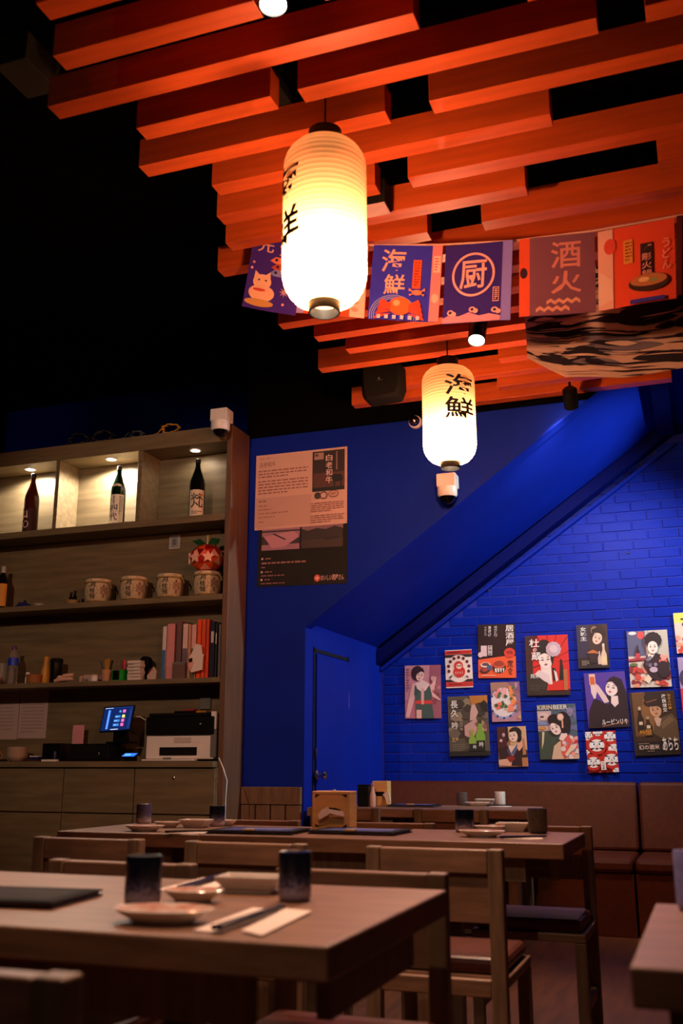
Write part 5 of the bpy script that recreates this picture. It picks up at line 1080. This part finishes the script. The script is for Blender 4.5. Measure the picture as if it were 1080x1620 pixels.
def rect_dish(px, py, label, w=.13, d=.085, rz=0.0, H=.032):
    p = RZ(px, py, ZT); t = thing('rectangular_dish', label, 'dish', p, rz, 'rectangular dishes'); m = MB(); n = 4
    def rc(w, d, z): return [(-w/2, -d/2, z), (w/2, -d/2, z), (w/2, d/2, z), (-w/2, d/2, z)]
    L = [rc(w*.7, d*.65, 0), rc(w*.72, d*.68, .008), rc(w*.95, d*.92, H*.7), rc(w, d, H), rc(w*.95, d*.92, H), rc(w*.85, d*.8, H*.55)]
    vs = sum(L, []); fs = [(k*4+i, k*4+(i+1) % 4, (k+1)*4+(i+1) % 4, (k+1)*4+i) for k in range(len(L)-1) for i in range(4)]+[(3, 2, 1, 0), (20, 21, 22, 23)]
    m.add(vs, fs).build('dish', CERAM, t, bevel=.003, smooth=50)
    MB().box(-w*.41, w*.41, -d*.385, d*.385, H*.56, H*.6).build('painted_well', RICE, t)
    return t
LACQ = mat('dark_lacquer', '#140d0d', .25); NAP = mat('napkin_paper', '#f0dcd0', .85)
def napkin(px, py, label, chop, rz=0.3, w=.13, d=.10):
    p = RZ(px, py, ZT); t = thing('paper_napkin', label, 'napkin', p, rz, 'paper napkins'); 
    MB().prism([(-w*.5, -d*.5), (w*.15, -d*.5), (w*.5, -d*.25), (w*.5, d*.5), (-w*.1, d*.5), (-w*.5, d*.25)], 0, .0016, 'z').build('sheet', NAP, t); MB().prism([(-w*.48, -d*.48), (w*.1, -d*.48), (-w*.1, d*.46), (-w*.48, d*.22)], .0018, .003, 'z').build('fold', NAP, t)
    u = thing('chopsticks', chop, 'chopsticks', p+Vector((0, 0, .0035)), rz+.5, 'chopstick pairs')
    for s in (-1, 1): MB().tube([(-.09, s*.005, .0042), (.09, s*.0035, .0034)], [.0042, .0028], 8).build('stick', LACQ, u, smooth=50)
    return t
def napkin_px(quads, stick, label, chop):
    """two napkin sheets and a pair of chopsticks laid between, from where they lie on the table"""
    Q = [[RZ(x, y, ZT) for x, y in q] for q in quads]; c = sum((v for q in Q for v in q), Vector())/(4*len(Q))
    t = thing('paper_napkin', label, 'napkin', c, 0, 'paper napkins')
    for i, q in enumerate(Q): MB().prism([(v.x-c.x, v.y-c.y) for v in q], .0004+i*.0016, .0016+i*.0016, 'z').build('sheet', NAP, t)
    a, b = [RZ(x, y, ZT) for x, y in stick]; m_ = (a+b)/2; L = (b-a).length; u = thing('chopsticks', chop, 'chopsticks', m_+Vector((0, 0, .004)), math.atan2((b-a).y, (b-a).x), 'chopstick pairs')
    for s in (-1, 1): MB().tube([(-L/2, s*.005, .0045), (L/2, s*.004, .0034)], [.0045, .003], 8).build('stick', LACQ, u, smooth=50)
def menu(px, py, label, rz=0.0, w=.30, d=.21, pr=('#2a2a6a', '#4a4a98', '#8a86b8')):
    p = RZ(px, py, ZT); t = thing('menu_folder', label, 'menu', p, rz, 'dark menu folders')
    MB().box(-w/2, w/2, -d/2, d/2, 0, .004).build('back_cover', BLACKP, t, bevel=.001); MB().box(-w/2+.006, w/2-.006, -d/2+.006, d/2-.006, .0042, .009).build('pages', mat('menu_pages', '#8a7c90', .7), t)
    MB().box(-w/2, w/2, -d/2, d/2, .0092, .0125).build('front_cover', BLACK, t, bevel=.001)
    c = Canvas(w, d, lambda u, v, dd: ((u-.5)*w, (v-.5)*d, .0127+dd*.3)); c.rect(.1, .12, .92, .88, pr[0]).rect(.2, .3, .8, .5, pr[1]).rect(.3, .6, .86, .72, pr[2]); c.build(t, FABRIC_INK, 'cover_print')
    MB().box(-.02, .02, -d/2-.008, -d/2+.02, .0128, .02).build('clip', mat('brass_clip', '#b89a70', .35), t, bevel=.002)
    return t
# near table
cup(225, 1431, CUP_NAVY, 'blurred navy tea cup at the left on the near table', R=.0335, H=.086); cup(466, 1424, CUP_NAVY, 'blurred navy tea cup at the right on the near table', R=.0315, H=.088)
oval_plate(258, 1459, 'oval plate with a dark patch in front of the left cup on the near table', .085, .058, .15, True); oval_plate(305, 1427, 'small oval plate behind the nearest plate', .058, .042, .1)
rect_dish(398, 1411, 'rectangular dish between the two cups on the near table', .135, .085, .12)
napkin_px([[(306, 1473), (400, 1437), (442, 1441), (352, 1477)], [(382, 1475), (452, 1440), (494, 1444), (414, 1483)]], [(342, 1477), (446, 1440)], 'bright folded napkins in front of the right cup on the near table', 'dark chopsticks on the front napkins of the near table')
napkin_px([[(250, 1408), (322, 1389), (338, 1392), (270, 1413)], [(300, 1410), (340, 1397), (362, 1399), (325, 1413)]], [(285, 1411), (345, 1391)], 'folded napkins left of the rectangular dish on the near table', 'dark chopsticks on the rear napkins of the near table')
menu(18, 1424, 'blurred dark menu folder at the left edge of the near table', .12, .28, .2, ('#141416', '#1c1a20', '#242228'))
# middle tables
cup(227, 1303, CUP_SNOW, 'white-flecked tea cup on the small middle table'); cup(343, 1307, CUP_NAVY, 'navy and white tea cup left of the menu on the middle row')
oval_plate(228, 1315, 'oval plate at the left on the small middle table', .082, .055, .1, True); oval_plate(265, 1309, 'small oval plate behind the left cup on the middle row', .06, .042); rect_dish(310, 1309, 'rectangular dish beside the navy and white cup on the middle row', .125, .085); oval_plate(356, 1306, 'plate half hidden behind the navy and white cup', .05, .04)
napkin(298, 1318, 'folded napkin on the small middle table', 'chopsticks on the napkin of the small middle table', .3)
menu(410, 1317, 'dark menu folder left of the wooden napkin box', .06, .34, .23); menu(570, 1318, 'dark menu folder right of the wooden napkin box', -.04, .34, .22)
cup(735, 1316, CUP_NAVY, 'dark blue tea cup on the right half of the middle table', R=.036); cup(851, 1318, CUP_STONE, 'speckled grey tea cup near the right end of the middle table', R=.036, H=.09)
oval_plate(762, 1324, 'oval plate beside the dark blue cup on the middle table', .085, .055, 0, True); oval_plate(775, 1316, 'small oval plate behind the larger one on the middle table', .06, .042); rect_dish(812, 1315, 'rectangular dish left of the speckled grey cup', .125, .085)
napkin(828, 1327, 'folded napkin in front of the speckled grey cup', 'chopsticks on the napkin before the speckled grey cup', .2)
# wooden napkin box
p = RZ(529, 1313, ZT); BOXW = mat('pale_pine', '#e2ae6a', .5, var=.2, scale=6, stretch=(1, 1, 6)); t = thing('napkin_box', 'pale wooden napkin box with a white napkin pulled out on the middle table', 'napkin box', p)
w = .078; H = .148
f = MB(); f.box(-w, w, -.045, .045, 0, .012).box(-w, w, -.045, .045, H-.012, H).box(-w, -w+.012, -.045, .045, .0121, H-.0121).box(w-.012, w, -.045, .045, .0121, H-.0121)
f.build('frame', BOXW, t, bevel=.002)
hole = []
n = 20
for i in range(n): a = 2*math.pi*i/n; hole.append((.045*math.cos(a), .072+.014*math.sin(a)))
vs = [(x, -.043, z) for x, z in hole]+[(x*1.0, -.035, z) for x, z in hole]; fs = []
outer = []
for i in range(n):
    a = 2*math.pi*i/n; cc, ss = math.cos(a), math.sin(a); k = min((w-.012)/max(abs(cc), 1e-6), (H/2-.012)/max(abs(ss), 1e-6)); outer.append((cc*k, H/2+ss*k))
vs += [(x, -.043, z) for x, z in outer]+[(x, -.035, z) for x, z in outer]
for i in range(n): j = (i+1) % n; fs += [(i, j, 2*n+j, 2*n+i), (i, n+i, n+j, j), (n+i, 3*n+i, 3*n+j, n+j)]
MB().add(vs, fs).build('front_panel', BOXW, t); MB().box(-w+.0125, w-.0125, .035, .043, .0125, H-.0125).build('back_panel', BOXW, t); MB().box(-w+.014, w-.014, -.03, .03, .0125, H-.02).build('napkin_stack', mat('napkin_stack', '#6a5648', .9), t)
g = MB(); g.add([(-.03, -.05, .075), (-.005, -.058, .085), (0, -.062, .078), (.045, -.055, .072), (.05, -.06, .058), (.005, -.066, .066), (-.034, -.06, .048), (-.04, -.055, .06)], [(0, 1, 2, 7), (2, 5, 6, 7), (2, 3, 4, 5)]); g.xf(Matrix.Translation((0, 0, .068)) @ Matrix.Diagonal((1.25, 1, 1.4, 1)) @ Matrix.Translation((0, 0, -.068))).build('napkin', NAP, t)
MB().lathe([(.006, H), (.007, H+.004), (.004, H+.007)], 10).build('knob', CHROME, t)
# far tables
cup(731, 1274, CUP_STONE, 'small speckled grey cup on the far table', .034, .08); cup(791, 1274, CUP_WHITE, 'small white cup on the far table', .034, .084)
oval_plate(755, 1275, 'white plate between the two far cups', .08, .055); rect_dish(768, 1272, 'white rectangular dish behind the far plate', .13, .085); napkin(792, 1276, 'napkin by the white cup on the far table', 'chopsticks by the white cup on the far table', .1)
menu(655, 1276, 'black menu folder lying between the two far tables', .02, .30, .2).location.x -= .0
p = RZ(600, 1275, ZT); t = thing('napkin_box', 'small far wooden box with condiments in the corner', 'napkin box', p+Vector((0, .05, 0))); MB().box(-.05, .05, -.04, .04, 0, .15).build('case', BOXW, t, bevel=.003); MB().box(-.03, .03, -.043, -.0405, .06, .085).build('slot', BLACK, t)
g = MB(); g.prism([(.02, .07), (.06, .09), (.075, .03), (.05, .015), (.04, .05)], -.055, -.044); g.build('napkin', NAP, t)
q = RZ(592, 1276, ZT); t = thing('condiment_bottle', 'pink-white condiment bottle before the far wooden box', 'bottle', q+Vector((0, -.03, 0))); MB().lathe([(.016, 0), (.018, .005), (.018, .07), (.01, .095), (.009, .12)], 16).build('body', mat('pale_pink_glass', '#d8a898', .3), t, smooth=40); MB().lathe([(.011, .12), (.011, .138), (.008, .14)], 14).build('cap', mat('cap_rose', '#b87870', .4), t, smooth=40)
q = RZ(578, 1276, ZT); t = thing('condiment_caddy', 'black condiment caddy at the left of the far wooden box', 'caddy', q+Vector((-.02, .04, 0))); MB().box(-.035, .035, -.035, .035, 0, .12).build('case', BLACKP, t, bevel=.006); MB().box(-.037, .037, -.037, .037, .1205, .13).build('lid', BLACK, t, bevel=.003)
# right table
cup(1108, 1440, CUP_LAV, 'blurred lavender cup at the right edge on the corner table', .04, .10)
